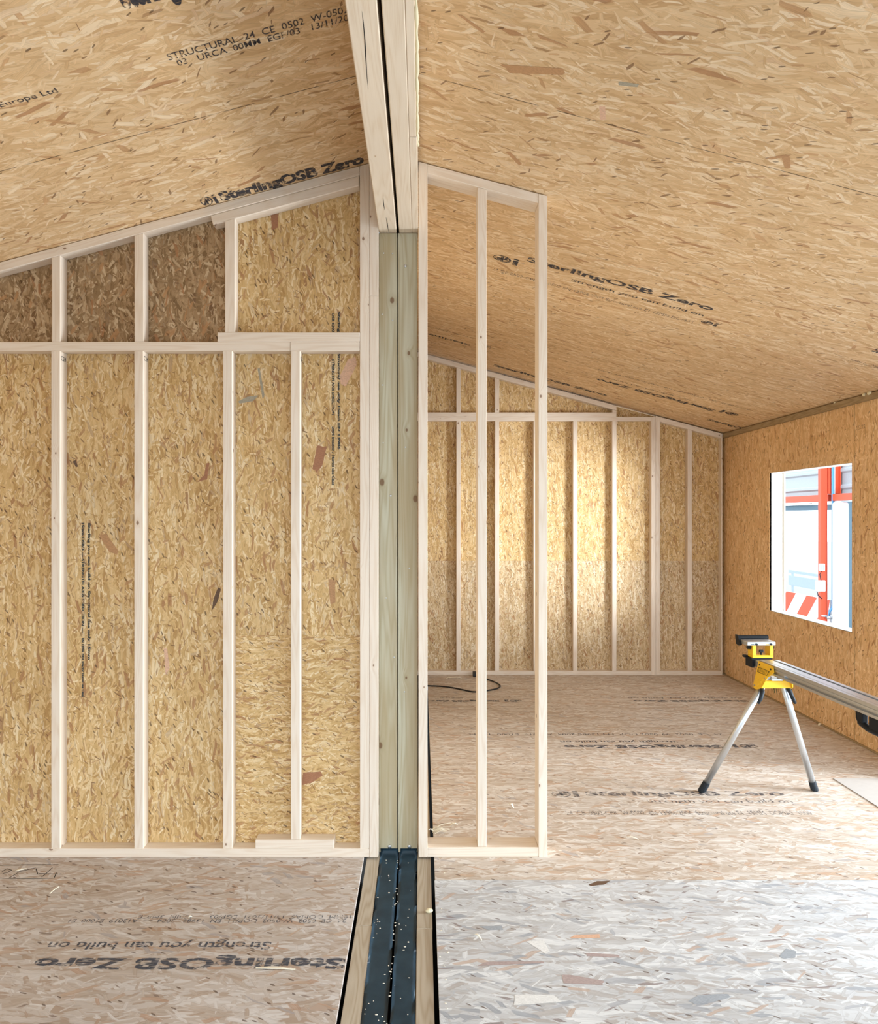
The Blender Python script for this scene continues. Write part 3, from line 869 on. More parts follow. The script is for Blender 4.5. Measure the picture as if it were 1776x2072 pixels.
def on_ceil(x, y):
    """point of the ceiling plane at the measured frame position"""
    u, v = x - CX, CY - y
    if u / 1.0 > (XRIDGE * F / 4):   # right slope
        k = (v + SLOPE * u) / (ZRIDGE + SLOPE * XRIDGE - H)
    else:
        k = (v - SLOPE * u) / (ZRIDGE - SLOPE * XRIDGE - H)
    D = F / k
    return Vector((u * D / F, D, H + v * D / F))


def ceil_text(text, p0, p1, hgt, mat, parent, flip=False, bold=.01, kind='text'):
    """text whose base line runs between two measured points of the ceiling; its top points away from the viewer (or towards, flipped)"""
    a, b_ = on_ceil(*p0), on_ceil(*p1)
    y = (a.y + b_.y) / 2; a.y = b_.y = y
    s = -SLOPE if a.x > XRIDGE else SLOPE
    ux = Vector((1, 0, s)).normalized(); nrm = Vector((s, 0, -1)).normalized()
    wd = (b_ - a).length
    off = nrm * 0.0012
    if flip:   # seen upside down: runs right to left
        o_, dx, dy = b_ + off, -ux, Vector((0, 1, 0))
    else:
        o_, dx, dy = a + off, ux, Vector((0, -1, 0))
    if kind == 'mark':
        return mark(parent, o_, dx, dy, wd, hgt, mat)
    return lettering('printed_text', text, o_, dx, dy, wd, hgt, mat, parent, bold)


INK, INF = M['ink'], M['ink_faint']
ceil_text('', (996, 525), (1046, 537), .10, INK, cr, kind='mark')
ceil_text('SterlingOSB Zero', (1062, 537), (1442, 626), .10, INK, cr, bold=.03)
ceil_text('Strength you can build on', (1152, 573), (1424, 638), .055, INK, cr, bold=.012)
ceil_text('24 CE 0502-CPR W-0502 EN 13986:2004 Structural use E1 15MM DOMAS', (994, 549), (1404, 652), .045, INF, cr, bold=0)
ceil_text('', (1414, 652), (1448, 660), .06, INK, cr, kind='mark')
ceil_text('SterlingOSB Zero', (1208, 765), (1454, 828), .115, INK, cr, True, .04)
ceil_text('', (1464, 829), (1498, 839), .115, INK, cr, True, kind='mark')
ceil_text('Strength you can build on', (1214, 760), (1400, 808), .05, INF, cr, True, .015)
ceil_text('24 CE 0502-CPR W-0502 EN 13986:2004 Structural E1 15MM', (1210, 748), (1522, 828), .04, INF, cr, True, 0)
ceil_text('SterlingOSB Zero', (996, 744), (1228, 800), .11, INK, cr, bold=.04)
ceil_text('Strength you can build on', (1000, 756), (1226, 812), .05, INF, cr, bold=.015)
ceil_text('Sterling', (866, 674), (952, 694), .09, INK, cr, True, .02)
ceil_text('24 CE 0502 W-0502 EN', (866, 660), (960, 682), .04, INF, cr, True, 0)
ceil_text('OSB', (984, 698), (994, 701), .09, INK, cr, True, .02)
ceil_text('SterlingOSB', (1756, 712), (1840, 735), .1, INK, cr, False, .03)
ceil_text('18MM 3 DOMAS 1113', (1714, 730), (1800, 752), .05, INF, cr, False, .0)
ceil_text('SterlingOSB', (1428, 850), (1510, 872), .10, INK, cr, False, .03)
# left slope
ceil_text('Sterling', (262, 36), (372, 8), .17, INK, cl, False, .06)
ceil_text('STRUCTURAL  24  CE  0502  W-0502', (342, 121), (706, 25), .032, INK, cl, False, .004)
ceil_text('03   URCA  00MM  EGP/03   13/11/20', (360, 131), (706, 43), .030, INK, cl, False, .004)
ceil_text('Europe Ltd', (4, 219), (122, 190), .034, INK, cl, False, .004)
ceil_text('SterlingOSB Zero', (452, 411), (738, 337), .12, INK, cl, False, .05)
ceil_text('', (412, 418), (444, 410), .09, INK, cl, False, kind='mark')


# vertical stamps on the partition boards
def wall_text(text, xc, yt, yb, wpx, mat, D=YP):
    s = D / F
    return lettering('printed_text', text, ((xc - wpx / 2 - CX) * s, D - .0009, PZ(yt, D)), (0, 0, -1), (1, 0, 0), (yb - yt) * s, wpx * s, mat, bpy.data.objects['wall_partition'], .05)


wall_text('OSB E300', 674, 633, 672, 5.5, M['ink_wall']); wall_text('Sterling', 685, 631, 672, 7, M['ink_wall'])
wall_text('— STRENGTH AXIS DIRECTION —', 674, 715, 852, 5.5, M['ink_wall']); wall_text('Structural use only 15mm EN 13986', 685, 715, 910, 7, M['ink_wall'])
wall_text('2004 Interior / Humid use Class', 674, 863, 982, 5.5, M['ink_wall'])
wall_text('15mm OSB/3 — STRENGTH AXIS DIRECTION —', 168, 1058, 1281, 5.5, M['ink_wall']); wall_text('Sterling you can build on Structural use only 15mm', 180, 1058, 1335, 7, M['ink_wall'])
wall_text('EN 13986 2004 Interior Humid use Class', 168, 1291, 1410, 5.5, M['ink_wall'])
# grade stamps on the studs, upside down
for a in (121.5, 289.8, 607):
    X = px(a)
    st = [o for o in f1.children if o.name.startswith('stud')]
    par = min(st, key=lambda o: abs(max((v.co.x for v in o.data.vertices)) + f1.location.x - X))
    o = lettering('grade_stamp', 'C24', (X + .0006, D1 + .008, pz(728)), (0, 1, 0), (0, 0, 1), .048, .022, M['pen'], None, .01)
    mb = o.matrix_basis.copy(); o.parent = par; o.matrix_basis = Matrix.Translation(-f1.location) @ mb
# small stamp on the right wall
lettering('printed_text', '15.02', (XR - .0009, 5.19, PZ(870, 5.19)), (0, -1, 0), (0, 0, 1), .10, .03, M['ink_faint'], wr, .01)


# hand-drawn strokes on boards
def stroke(name, pts, wd, mat, parent, n, smoothn=True):
    """a pen line lying on a surface: pts are world points, n its normal"""
    bm = bmesh.new(); pts = [Vector(p) for p in pts]; n = Vector(n); L, R = [], []
    for i, p in enumerate(pts):
        d = (pts[min(i + 1, len(pts) - 1)] - pts[max(i - 1, 0)]).normalized(); s = d.cross(n).normalized() * wd / 2
        L.append(bm.verts.new(p - s)); R.append(bm.verts.new(p + s))
    for i in range(len(pts) - 1): bm.faces.new((L[i], R[i], R[i + 1], L[i + 1]))
    if parent is not None:
        bmesh.ops.translate(bm, verts=bm.verts, vec=-Vector(parent.location))
    return link(name, bm, mat, parent)


for pts in ([(0, 1751), (60, 1750), (118, 1750)], [(0, 1777), (62, 1778), (112, 1777)], [(18, 1777), (40, 1764), (72, 1756)], [(73, 1758), (76, 1769)],
            [(106, 1756), (94, 1767), (84, 1775)], [(78, 1768), (122, 1769)], [(114, 1766), (110, 1776)], [(4, 1764), (14, 1758), (24, 1761), (14, 1766), (6, 1768)]):
    stroke('pen_line', [on_floor(*p) for p in pts], .004, M['pen'], fl, (0, 0, 1))


def on_right(x, y):
    D = F * XR / (x - CX); return Vector((XR - .0012, D, PZ(y, D)))


for pts in ([(1566, 1393), (1567, 1402)], [(1564, 1393), (1570, 1392), (1572, 1404)], [(1574, 1392), (1580, 1390)], [(1597, 1397), (1601, 1395), (1602, 1402), (1599, 1406), (1603, 1410), (1602, 1416)]):
    stroke('pen_line', [on_right(*p) for p in pts], .012, M['green_pen'], wr, (1, 0, 0))


# single large strands that stand out on the boards
def strand_mat(name, col):
    m, nb, b, out = new_mat(name)
    tc = nb.n('ShaderNodeTexCoord')
    x = nb.n('ShaderNodeTexNoise'); nb.put(x.inputs['Vector'], nb.v('MULTIPLY', tc.outputs['Object'], (25, 160, 120))); x.inputs['Detail'].default_value = 4
    f = nb.m('MULTIPLY_ADD', x.outputs[0], 1.1, 0.5)
    nb.put(b.inputs['Base Color'], nb.v('MULTIPLY', col, nb.xyz(f, f, f))); b.inputs['Roughness'].default_value = 0.65
    return m


ST = {'pink': strand_mat('strand_pink', (0.66, 0.42, 0.29)), 'red': strand_mat('strand_red', (0.36, 0.165, 0.085)), 'brown': strand_mat('strand_brown', (0.46, 0.255, 0.12)), 'dark': strand_mat('strand_dark', (0.13, 0.075, 0.045)),
      'slate': strand_mat('strand_slate', (0.33, 0.36, 0.40)), 'white': strand_mat('strand_white', (0.74, 0.75, 0.75)), 'mauve': strand_mat('strand_mauve', (0.40, 0.32, 0.31)), 'grey': strand_mat('strand_grey', (0.36, 0.32, 0.24))}


def strand(parent, pts, mat, nrm):
    bm = bmesh.new()
    pm = (Matrix.Translation(parent.location) @ parent.rotation_euler.to_matrix().to_4x4()).inverted()
    c = sum((Vector(p) for p in pts), Vector()) / len(pts); rnd = random.Random(len(bpy.data.objects)); out = []
    for i in range(len(pts)):
        a, b_ = Vector(pts[i]), Vector(pts[(i + 1) % len(pts)])
        for q in (0, .33, .66):
            p = a.lerp(b_, q); out.append(p + (p - c) * rnd.uniform(-.07, .05))
    bm.faces.new([bm.verts.new(pm @ (p + Vector(nrm) * .0006)) for p in out])
    return link('wood_strand', bm, ST[mat], parent)


WP = bpy.data.objects['wall_partition']
for pts, k in (([(689, 778), (700, 782), (722, 738), (718, 722), (704, 726), (688, 760)], 'pink'), ([(641, 902), (661, 904), (652, 942), (640, 956), (632, 948)], 'red'), ([(482, 812), (500, 803), (523, 800), (512, 812), (484, 817)], 'grey'),
               ([(441, 1188), (447, 1192), (440, 1218), (428, 1236), (432, 1212)], 'dark'), ([(417, 938), (424, 937), (419, 970), (399, 975), (413, 962)], 'red'), ([(200, 1082), (215, 1080), (240, 1115), (236, 1122), (222, 1118)], 'brown'),
               ([(664, 1172), (677, 1175), (679, 1220), (668, 1222)], 'brown'), ([(147, 934), (153, 930), (158, 944), (154, 945)], 'dark'), ([(331, 1310), (338, 1312), (343, 1352), (335, 1366)], 'pink'), ([(547, 430), (564, 426), (562, 460), (550, 466)], 'red'), ([(521, 745), (525, 742), (535, 800), (531, 806)], 'grey')):
    strand(WP, [at(x, y, YP) for x, y in pts], k, (0, -1, 0))
WL = bpy.data.objects['wall_partition_low']
strand(WL, [at(x, y, YP) for x, y in ((612, 1563), (648, 1561), (655, 1568), (628, 1585), (612, 1588))], 'red', (0, -1, 0))
for pts, k in (([(1190, 1790), (1208, 1783), (1236, 1782), (1222, 1790), (1196, 1793)], 'dark'), ([(964, 1953), (985, 1946), (1100, 1945), (1106, 1949), (1050, 1951), (966, 1955)], 'mauve'), ([(1135, 1972), (1150, 1972), (1222, 1985), (1218, 1993), (1140, 1990)], 'mauve'),
               ([(1392, 2026), (1410, 2014), (1470, 2011), (1482, 2017), (1440, 2029), (1405, 2032)], 'slate'), ([(1038, 2013), (1120, 2013), (1135, 2028), (1040, 2034)], 'white'), ([(970, 1874), (1016, 1873), (1018, 1882), (985, 1882)], 'slate'),
               ([(1185, 1928), (1250, 1932), (1256, 1938), (1188, 1935)], 'mauve'), ([(1575, 1935), (1590, 1920), (1612, 1925), (1608, 1938), (1585, 1940)], 'slate'), ([(1160, 1893), (1214, 1890), (1214, 1898), (1150, 1899)], 'pink'), ([(1064, 1905), (1100, 1902), (1112, 1926), (1104, 1930)], 'white')):
    strand(frn, [on_floor(x, y) - Vector((0, 0, .0009)) for x, y in pts], k, (0, 0, 1))
for pts, k in (([(1012, 128), (1026, 131), (1140, 138), (1140, 152), (1030, 148)], 'brown'), ([(1086, 68), (1146, 92), (1150, 96), (1092, 78)], 'brown'), ([(924, 28), (934, 30), (982, 64), (976, 67)], 'brown'), ([(1580, 315), (1598, 316), (1600, 340), (1588, 341)], 'brown'),
               ([(1550, 320), (1590, 312), (1600, 315), (1560, 323)], 'brown'), ([(1212, 215), (1224, 215), (1226, 242), (1214, 242)], 'pink'), ([(1250, 164), (1294, 170), (1290, 176), (1252, 172)], 'grey'), ([(1024, 308), (1032, 307), (1056, 331), (1050, 334)], 'brown')):
    strand(cr, [on_ceil(x, y) for x, y in pts], k, Vector((-SLOPE, 0, -1)).normalized())

# ------------------------------------------------------------------ mitre saw stand
st = thing('saw_stand', 'aluminium and yellow mitre saw stand with splayed legs beside the right wall', 'saw stand', (2.04, 3.30, 0))
RZ = Matrix.Rotation(0.0317, 4, 'Z')
def loc2w(p): return RZ @ Vector(p) + Vector((2.04, 3.30, 0))


def sbm(name, bm, mat, parent, local=True, smooth=False):
    """put a shape made in stand space (or world space) under the stand or one of its parts"""
    if local:
        bmesh.ops.transform(bm, matrix=RZ, verts=bm.verts)
    else:
        bmesh.ops.translate(bm, verts=bm.verts, vec=(-2.04, -3.30, 0))
    return link(name, bm, mat, parent, smooth=smooth)


hw, zb_, zt_ = .055, .752, .81
prof = [(-hw, zb_), (-hw, .765), (-.036, .766), (-.036, .778), (-hw, .779), (-hw, .790), (-.052, .791), (-.052, .793), (-hw, .794), (-hw, zt_),
        (-.034, zt_), (-.034, .8075), (-.031, .8075), (-.031, zt_), (.014, zt_), (.014, .785), (.032, .785), (.032, zt_), (hw, zt_), (hw, .779), (.036, .778), (.036, .766), (hw, .765), (hw, zb_),
        (.03, zb_), (.03, .757), (-.03, .757), (-.03, zb_)]
sbm('beam', prism_bm(prof, -.85, .85), M['alu'], st)
arm = sbm('extension_arm', box_bm(-.046, -.008, .60, 1.0, .7575, .7955, .002), M['alu'], st)
sbm('end_cap', box_bm(-.048, -.006, 1.0, 1.012, .7555, .7975, .002), M['black'], arm)


def box_join(parts):
    bm = bmesh.new()
    for p in parts:
        t = box_bm(*p); me = bpy.data.meshes.new('t'); t.to_mesh(me); t.free(); bm.from_mesh(me); bpy.data.meshes.remove(me)
    return bm


# work support on the far end
ya, yb = .925, .985
ws = sbm('work_support', box_join([(-.058, .066, ya, yb, .806, .822, .002), (-.058, -.038, ya, yb, .8215, .880, .002), (.046, .066, ya, yb, .8215, .880, .002)]), M['yellow'], st)
sbm('clamp_base', box_join([(-.066, .055, ya - .002, yb + .02, .797, .8058, .001), (-.062, -.0475, ya - .002, yb + .02, .75, .797, .001), (-.082, -.060, yb - .01, yb + .02, .80, .8135, .002)]), M['black'], ws)
sbm('stop_plate', box_bm(-.094, .076, ya - .008, yb + .03, .8802, .904, .003), M['alu'], ws)
rl = bmesh.new(); add_tube(rl, [(-.092, yb + .045, .911), (.086, yb + .045, .911)], .0135, 14)
sbm('roller_bar', rl, M['black'], ws, smooth=False)
sbm('side_cap', prism_bm([(yb + .066, .926), (yb + .03, .924), (yb + .0, .874), (yb + .02, .866), (yb + .055, .872)], -.104, -.092, 'YZ'), M['black'], ws)
for x in (-.040, .047):
    t = bmesh.new(); add_tube(t, [(x, ya - .0085, .888), (x, ya - .0145, .888)], .0062, 12); sbm('knob_screw', t, M['black'], ws)
sbm('mark_plate', box_bm(-.073, -.055, ya - .0092, ya - .0082, .886, .8895, 0), M['black'], ws)
sbm('mark_plate', box_bm(.017, .036, ya - .0092, ya - .0082, .886, .8895, 0), M['yellow'], ws)
for x0, x1 in ((-.079, -.0585), (.0665, .078)):
    t = bmesh.new(); add_tube(t, [(x0, .95, .866), (x1, .95, .866)], [.0115, .0125], 8); sbm('clamp_knob', t, M['black'], ws)
t = bmesh.new(); add_tube(t, [(.0, .94, .8222), (.0, .94, .836)], .005, 10); kn = sbm('wing_knob', t, M['black'], ws)
sbm('wing', box_bm(-.012, .013, .934, .946, .8358, .853, .003, 2), M['black'], kn)


def hanger(side, yc, far):
    """yellow side plate that holds a leg; side -1 faces the camera side, far +1/-1 tells which end"""
    xs_ = side * .0565
    def P(dy, z, out): return (xs_ + side * out, yc + far * dy, z)
    pts = [P(.085, .805, .0005), P(-.075, .805, .0005), P(-.088, .772, .004), P(-.035, .735, .012), P(-.008, .672, .030), (xs_ + side * .036, yc + far * .030, .653), P(.060, .650, .037), P(.085, .660, .034)]
    bm = bmesh.new()
    A = [bm.verts.new(p) for p in pts]; B = [bm.verts.new((p[0] + side * .004, p[1], p[2])) for p in pts]
    bm.faces.new(A); bm.faces.new(B[::-1]); n = len(A)
    for i in range(n): bm.faces.new((A[i], B[i], B[(i + 1) % n], A[(i + 1) % n]))
    bmesh.ops.recalc_face_normals(bm, faces=bm.faces)
    h = sbm('leg_bracket', bm, M['yellow'], st)
    for dy, z, out, m_, r in ((.066, .786, .002, 'black', .0055), (-.058, .786, .002, 'black', .0055), (.034, .742, .011, 'black', .0055), (-.018, .726, .016, 'steel', .0045), (.066, .668, .033, 'steel', .0055)):
        p = Vector(P(dy, z, out + .004)); t = bmesh.new(); add_tube(t, [p, p + Vector((side * .004, 0, 0))], r, 12)
        sbm('bolt', t, M[m_], h)
    return h


hl = hanger(-1, .765, 1); hanger(1, .765, 1); hanger(-1, -.765, -1); hanger(1, -.765, -1)
# maker's name plate on the near-side bracket: black outline with yellow lettering on it
def plate_pt(dy, z): return loc2w((-.0565 - .0045 - .0035 - (.805 - z) * .25 * .9, .765 + dy, z))


def name_plate():
    bm = bmesh.new()
    c = [plate_pt(.068, .774), plate_pt(-.056, .774), plate_pt(-.040, .746), plate_pt(.068, .746)]
    i = [plate_pt(.063, .7715), plate_pt(-.049, .7715), plate_pt(-.037, .7485), plate_pt(.063, .7485)]
    O = [bm.verts.new(p) for p in c]; I_ = [bm.verts.new(p) for p in i]
    for k in range(4): bm.faces.new((O[k], O[(k + 1) % 4], I_[(k + 1) % 4], I_[k]))
    return sbm('name_plate', bm, M['black'], hl, local=False)


name_plate()
o_ = plate_pt(.056, .7525); ux_ = plate_pt(-.034, .7525) - o_; uy_ = (plate_pt(.056, .7675) - o_)
tx = lettering('printed_text', 'DEWALT', o_ + Vector((-.0006, 0, 0)), ux_, uy_, ux_.length, uy_.length, M['black'], None, -.012)
mb = tx.matrix_basis.copy(); tx.parent = hl; tx.matrix_basis = Matrix.Translation((-2.04, -3.30, 0)) @ mb
for far in (1, -1):
    cb = sbm('cross_bar', box_bm(-.088, .088, far * .80 - .03, far * .80 + .03, .664, .708, .003), M['yellow'], st)
    sbm('lock_plate', box_bm(-.03, .035, far * .80 - .04, far * .80 + .035, .7085, .722, .002), M['alu'], cb)
    for side in (-1, 1):
        # release lever
        t = bmesh.new()
        add_tube(t, [(side * .072, far * .795, .672), (side * .080, far * .77, .645), (side * .092, far * .765, .61), (side * .108, far * .765, .580)], [.010, .013, .012, .008], 10)
        sbm('release_lever', t, M['rubber'], cb, smooth=True)
        top = Vector((side * .034, far * .79, .735)); foot = Vector((side * .345, far * .975, .0))
        d = (foot - top).normalized()
        t = bmesh.new(); add_tube(t, [top, foot - d * .045], .0185, 18)
        lg = sbm('leg', t, M['alu'], st, smooth=True)
        t = bmesh.new(); add_tube(t, [foot - d * .072, foot - d * .02, Vector((foot.x, foot.y, .006)), Vector((foot.x + side * .006, foot.y + far * .004, .0006))], [.0205, .022, .0205, .016], 16)
        for v in t.verts: v.co.z = max(v.co.z, .0005)
        sbm('rubber_foot', t, M['rubber'], lg)
# carrying handle under the beam
t = bmesh.new()
add_tube(t, [(-.040, -.02, .754), (-.044, -.03, .725), (-.046, -.055, .703), (-.047, -.10, .692), (-.047, -.30, .690), (-.046, -.345, .70), (-.044, -.37, .725), (-.040, -.38, .754)], [.013, .015, .016, .0145, .0145, .016, .015, .013], 10)
hd = sbm('carry_handle', t, M['black'], st, smooth=True)
sbm('grip_block', box_bm(-.058, -.032, -.075, -.035, .696, .7525, .004, 2), M['black'], hd)
sbm('grip_block', box_bm(-.058, -.032, -.20, -.115, .690, .7525, .004, 2), M['black'], hd)

# ------------------------------------------------------------------ loose things on the floor
t = box('board_offcut', 2.575, 3.10, 3.35, 4.483, .0008, .0045, M['grey_sheet'], None, bv=.0005)
tag(t, 'thin smooth grey sheet lying flat on the floor beside the saw stand', 'board')
cp = [on_floor(*p) for p in ((838, 1388), (866, 1389), (890, 1390), (915, 1393), (940, 1398), (955, 1401), (972, 1401), (990, 1398), (1004, 1395), (1011, 1391), (1011, 1388), (1004, 1383), (992, 1378), (980, 1374), (968, 1371), (961, 1369.5))]
pts = []
for i in range(len(cp) - 1):
    p0, p1_, p2, p3 = cp[max(i - 1, 0)], cp[i], cp[i + 1], cp[min(i + 2, len(cp) - 1)]
    for k in range(5):
        q = k / 5.0
        pts.append(0.5 * ((2 * p1_) + (p2 - p0) * q + (2 * p0 - 5 * p1_ + 4 * p2 - p3) * q * q + (3 * p1_ - p0 - 3 * p2 + p3) * q ** 3))
pts.append(cp[-1])
for p in pts: p.z = .0075
cb_ = thing('power_cable', 'thin black cable looping across the floor at the foot of the far wall', 'cable', (pts[-1].x, pts[-1].y, 0))
tube('cord', pts, .0065, M['cable'], cb_, 8)
box('plug', pts[-1].x - .022, pts[-1].x + .022, pts[-1].y - .01, pts[-1].y + .045, .0005, .05, M['cable'], cb_, bv=.004)


def chip(label, x, y, ln, wd, ang, name='wood_chip', th=.0025, bend=.004, mat='shaving', z=0.0, n=6, cat='wood chip', group=None):
    c = on_floor(x, y); bm = bmesh.new(); d = Vector((math.cos(ang), math.sin(ang), 0)); s_ = Vector((-d.y, d.x, 0)); rows = []
    rnd = random.Random(int(x * 7 + y))
    for i in range(n + 1):
        q = i / n; hh = .0006 + z + bend * (1 - (2 * q - 1) ** 2) * rnd.uniform(.6, 1)
        p = Vector((c.x, c.y, 0)) + d * ln * (q - .5); w_ = wd * (.35 + .65 * math.sin(PI * min(1, q * 1.1 + .05))) / 2
        rows.append([bm.verts.new(p + s_ * a * w_ + Vector((0, 0, hh + b_))) for a, b_ in ((-1, 0), (1, 0), (1, th), (-1, th))])
    for A, B in zip(rows, rows[1:]):
        for k in range(4): bm.faces.new((A[k], A[(k + 1) % 4], B[(k + 1) % 4], B[k]))
    bm.faces.new(rows[0][::-1]); bm.faces.new(rows[-1]); bmesh.ops.recalc_face_normals(bm, faces=bm.faces)
    o = link(name, bm, M[mat])
    if label: tag(o, label, cat, group)
    return o


chip('long pale splinter lying on the black lettering of the left floor', 557, 1961, .145, .011, -.06, 'wood_splinter', cat='splinter')
chip('short white chip lying on the pen marks of the left floor', 43, 1761, .045, .010, .5)
chip('small white fleck on the small print of the left floor', 385, 1856, .014, .009, .3)
chip('thin pale sliver pointing away on the left floor, between pen marks and small print', 110, 1802, .06, .004, 1.4)
chip('curled shaving seen between the middle and right studs of the open frame', 1033, 1632, .05, .012, 2.2, 'wood_shaving', bend=.02, cat='shaving')
chip('pale shaving on the right floor, right of the open frame and behind its bottom plate', 1279, 1697, .06, .007, 2.7, 'wood_shaving', bend=.01, cat='shaving')
chip('white shaving in front of the open frame, close to the black gap', 967, 1898, .045, .006, 2.2, 'wood_shaving', bend=.012, cat='shaving')
chip('pale scrap on the floor behind the left bay of the open frame', 918, 1670, .04, .012, .1, bend=.012)
chip('white scrap at the foot of the right wall below the window', 1659, 1467, .05, .02, .6, bend=.012)
chip('pale curl of wood on the far floor under the far wall', 918, 1373, .16, .03, .1, 'wood_shaving', bend=.02, cat='shaving')
c = on_floor(872, 1686)
tf = thing('shaving_tuft', 'tuft of pale wood shavings at the foot of the open frame, inside its left bay', 'shavings', (c.x, c.y, 0))
rnd = random.Random(12)
for k in range(9):
    a = rnd.uniform(-.5, 1.9); L_ = rnd.uniform(.05, .11); z0 = rnd.uniform(.004, .02)
    t = bmesh.new(); p0 = Vector((rnd.uniform(.005, .02), rnd.uniform(-.02, .02), z0))
    p1_ = p0 + Vector((math.cos(a) * L_, -math.sin(a) * L_ * .4, rnd.uniform(-.003, .03)))
    md = (p0 + p1_) / 2 + Vector((0, 0, .008)); add_tube(t, [p0, md, p1_], [.0028, .0024, .001], 6)
    for v in t.verts: v.co.z = max(v.co.z, .0008)
    link('shaving', t, M['shaving'], tf)
c = on_floor(866, 1842)
o = link('foam_lump', blob_bm((c.x + .004, c.y, -.0015), .011, 3, 1.4, 1.1, .75, .12), M['foam'], smooth=True)
tag(o, 'cream lump of expanding foam on the timber batten right of the membrane', 'foam lump')
# foam squeezed out at the top of the right wall
for (yv, r, k) in ((5.06, .011, 1), (5.42, .006, 2), (5.0, .014, 4)):
    o = link('foam_drip', blob_bm((XR - .030, yv, zc(XR - .03) - .010), r, k, .7, 1.8, 1.0, .2), M['foam'], bx, smooth=True)

# ------------------------------------------------------------------ the hall outside the window
XH = 7.5
def hy(x): return XH * F / (x - CX)


struct(box('ground', -30, 60, -30, 60, -.50, -.45, M['concrete'], bv=0))


def cladding():
    bm = bmesh.new(); z = 1.93; k = 0; prof = []
    while z < 5.5:
        prof += [(0, z), (0, z + .20), (.035, z + .23), (.035, z + .27), (0, z + .30)]; z += .30
    bm.free(); top = prof[-1][1]
    bm = prism_bm([(XH + .1 - p, zz) for p, zz in prof] + [(XH + .14, top), (XH + .14, prof[0][1])], 9.0, 24.0)
    return struct(link('wall_hall', bm, M['cladding']))


cladding()
o = tag(box('door_rail', XH - .05, XH + .05, 13.12, 22, 1.925, 2.05, M['red_steel'], None, bv=.005), 'red steel rail over the bright doorway seen through the window, left of the red column', 'steel rail')
o = tag(box('door_rail', 7.40, 7.50, 9.5, 12.90, 1.93, 2.05, M['red_steel'], None, bv=.005), 'orange-red steel rail over the white pillar, right of the red column outside', 'steel rail')
dh = tag(box('door_header', XH + .02, XH + .10, 13.12, 22, 1.765, 1.868, M['slate'], None, bv=.004), 'dark header strip above the bright doorway outside the window', 'door header')
lt = tag(box('strip_light', XH - .06, XH - .0, 13.75, 20, 1.878, 1.912, M['white_paint'], None, bv=.004), 'white strip light under the red rail outside the window', 'strip light')
co = thing('steel_column', 'tall red steel column outside the window with grey boxes on it', 'column', (7.31, 13.05, -.45))
box('shaft', 7.25, 7.37, 13.0, 13.1, -.45, 5.2, M['red_steel'], co, bv=.006)
box('haunch', 7.38, 7.62, 12.98, 13.12, 2.06, 2.62, M['red_steel'], co, bv=.006)
box('haunch_rib', 7.56, 7.58, 12.93, 12.98, 2.06, 2.62, M['red_steel'], co, bv=.003)
sw = box('switch_box', 7.205, 7.30, 12.95, 13.0, .665, .79, M['white_paint'], co, bv=.006)
box('switch_face', 7.225, 7.25, 12.942, 12.95, .68, .77, M['cladding'], sw, bv=.003); box('switch_face', 7.26, 7.285, 12.942, 12.95, .68, .77, M['cladding'], sw, bv=.003)
box('junction_box', 7.14, 7.30, 12.93, 13.0, .29, .49, M['white_paint'], co, bv=.01)
tube('flex', [(7.24, 12.96, .665), (7.20, 12.95, .60), (7.215, 12.95, .53), (7.23, 12.96, .49)], .008, M['rubber'], co, 8)
tube('flex', [(7.15, 12.95, .29), (7.16, 12.93, .22), (7.24, 12.95, .16)], .009, M['rubber'], co, 8)
pp = thing('blue_pipe', 'blue vertical pipe with a metal valve at its foot beside the red column outside', 'pipe', (7.42, 12.95, -.1))
tube('pipe', [(7.425, 12.93, 3.0), (7.425, 12.93, .10), (7.40, 12.91, .0), (7.35, 12.90, -.06), (7.34, 12.90, -.14)], .022, M['pipe_blue'], pp, 12)
tube('pipe', [(7.462, 12.94, 3.0), (7.462, 12.94, -.2)], .010, M['white_paint'], pp, 8)
vv = tube('valve', [(7.30, 12.90, -.17), (7.40, 12.90, -.17)], .035, M['steel'], pp, 12)
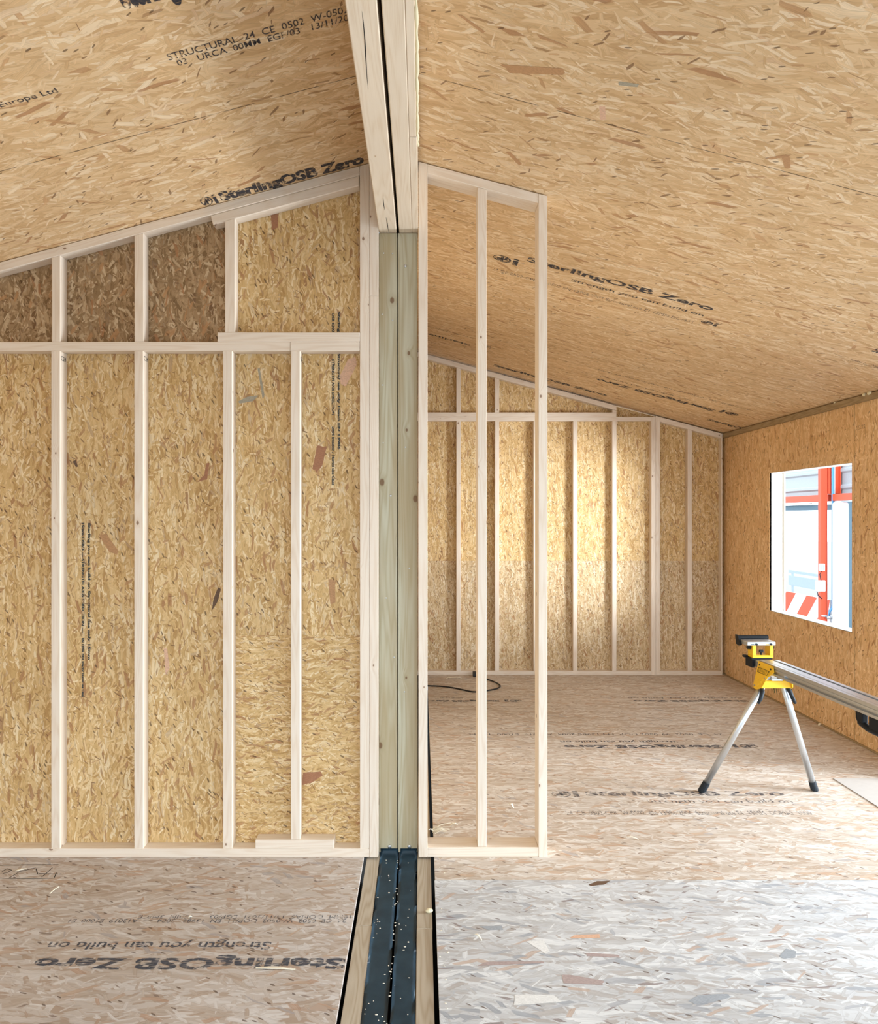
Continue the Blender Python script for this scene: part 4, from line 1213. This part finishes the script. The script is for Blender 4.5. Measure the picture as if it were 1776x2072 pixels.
tube('valve_spout', [(7.30, 12.89, -.15), (7.20, 12.88, -.14)], .018, M['steel'], vv, 10)
bm = box_bm(7.325, 7.53, 12.6, 12.8, -.45, 1.90, .04, 4)
tag(link('white_pillar', bm, M['white_paint'], smooth=True), 'white rounded pillar outside the window, right of the red column', 'pillar')
tag(box('dark_panel', 7.545, 8.6, 12.82, 12.9, -.45, 1.92, M['slate'], None, bv=.004), 'dark blue-grey panel behind the white pillar at the right of the window', 'panel')


def barrier():
    t = thing('striped_barrier', 'low red and white striped board across the doorway outside the window', 'barrier', (XH, 14, -.45))
    ya_, yb_, z0, z1 = 13.14, 16.6, -.36, .115
    bm = box_bm(XH - .01, XH + .02, ya_, yb_, z0, z1, 0); bmesh.ops.translate(bm, verts=bm.verts, vec=(-XH, -14, .45)); link('board', bm, M['white_paint'], t)
    for top in (14.70, 13.93, 13.20, 15.45, 16.2):
        w_ = .37; sh = .42
        pts = [(top, z1), (top - w_, z1), (top - w_ + sh, z0), (top + sh, z0)]
        pts = [(min(max(p[0], ya_), yb_), p[1]) for p in pts]
        bm = prism_bm(pts, XH - .0118, XH - .0102, 'YZ'); bmesh.ops.translate(bm, verts=bm.verts, vec=(-XH, -14, .45)); link('stripe', bm, M['red_steel'], t)
    box('post', XH + .021, XH + .06, 16.4, 16.5, -.45, .1, M['white_paint'], t, bv=.004)
    box('post', XH + .021, XH + .06, 13.3, 13.4, -.45, .1, M['white_paint'], t, bv=.004)


barrier()
t = thing('plank_rack', 'low rack of two pale blue boards standing on the ground beyond the doorway outside', 'rack', (9.5, 17.6, -.45))
box('upper_board', 9.5, 9.53, 16.9, 18.55, .20, .27, M['pale_blue'], t, bv=.003)
box('lower_board', 9.5, 9.53, 16.9, 18.55, -.12, .13, M['pale_blue'], t, bv=.003)
box('post', 9.531, 9.57, 17.0, 17.06, -.45, .27, M['pale_blue'], t, bv=.003)
box('post', 9.531, 9.57, 18.4, 18.46, -.45, .27, M['pale_blue'], t, bv=.003)
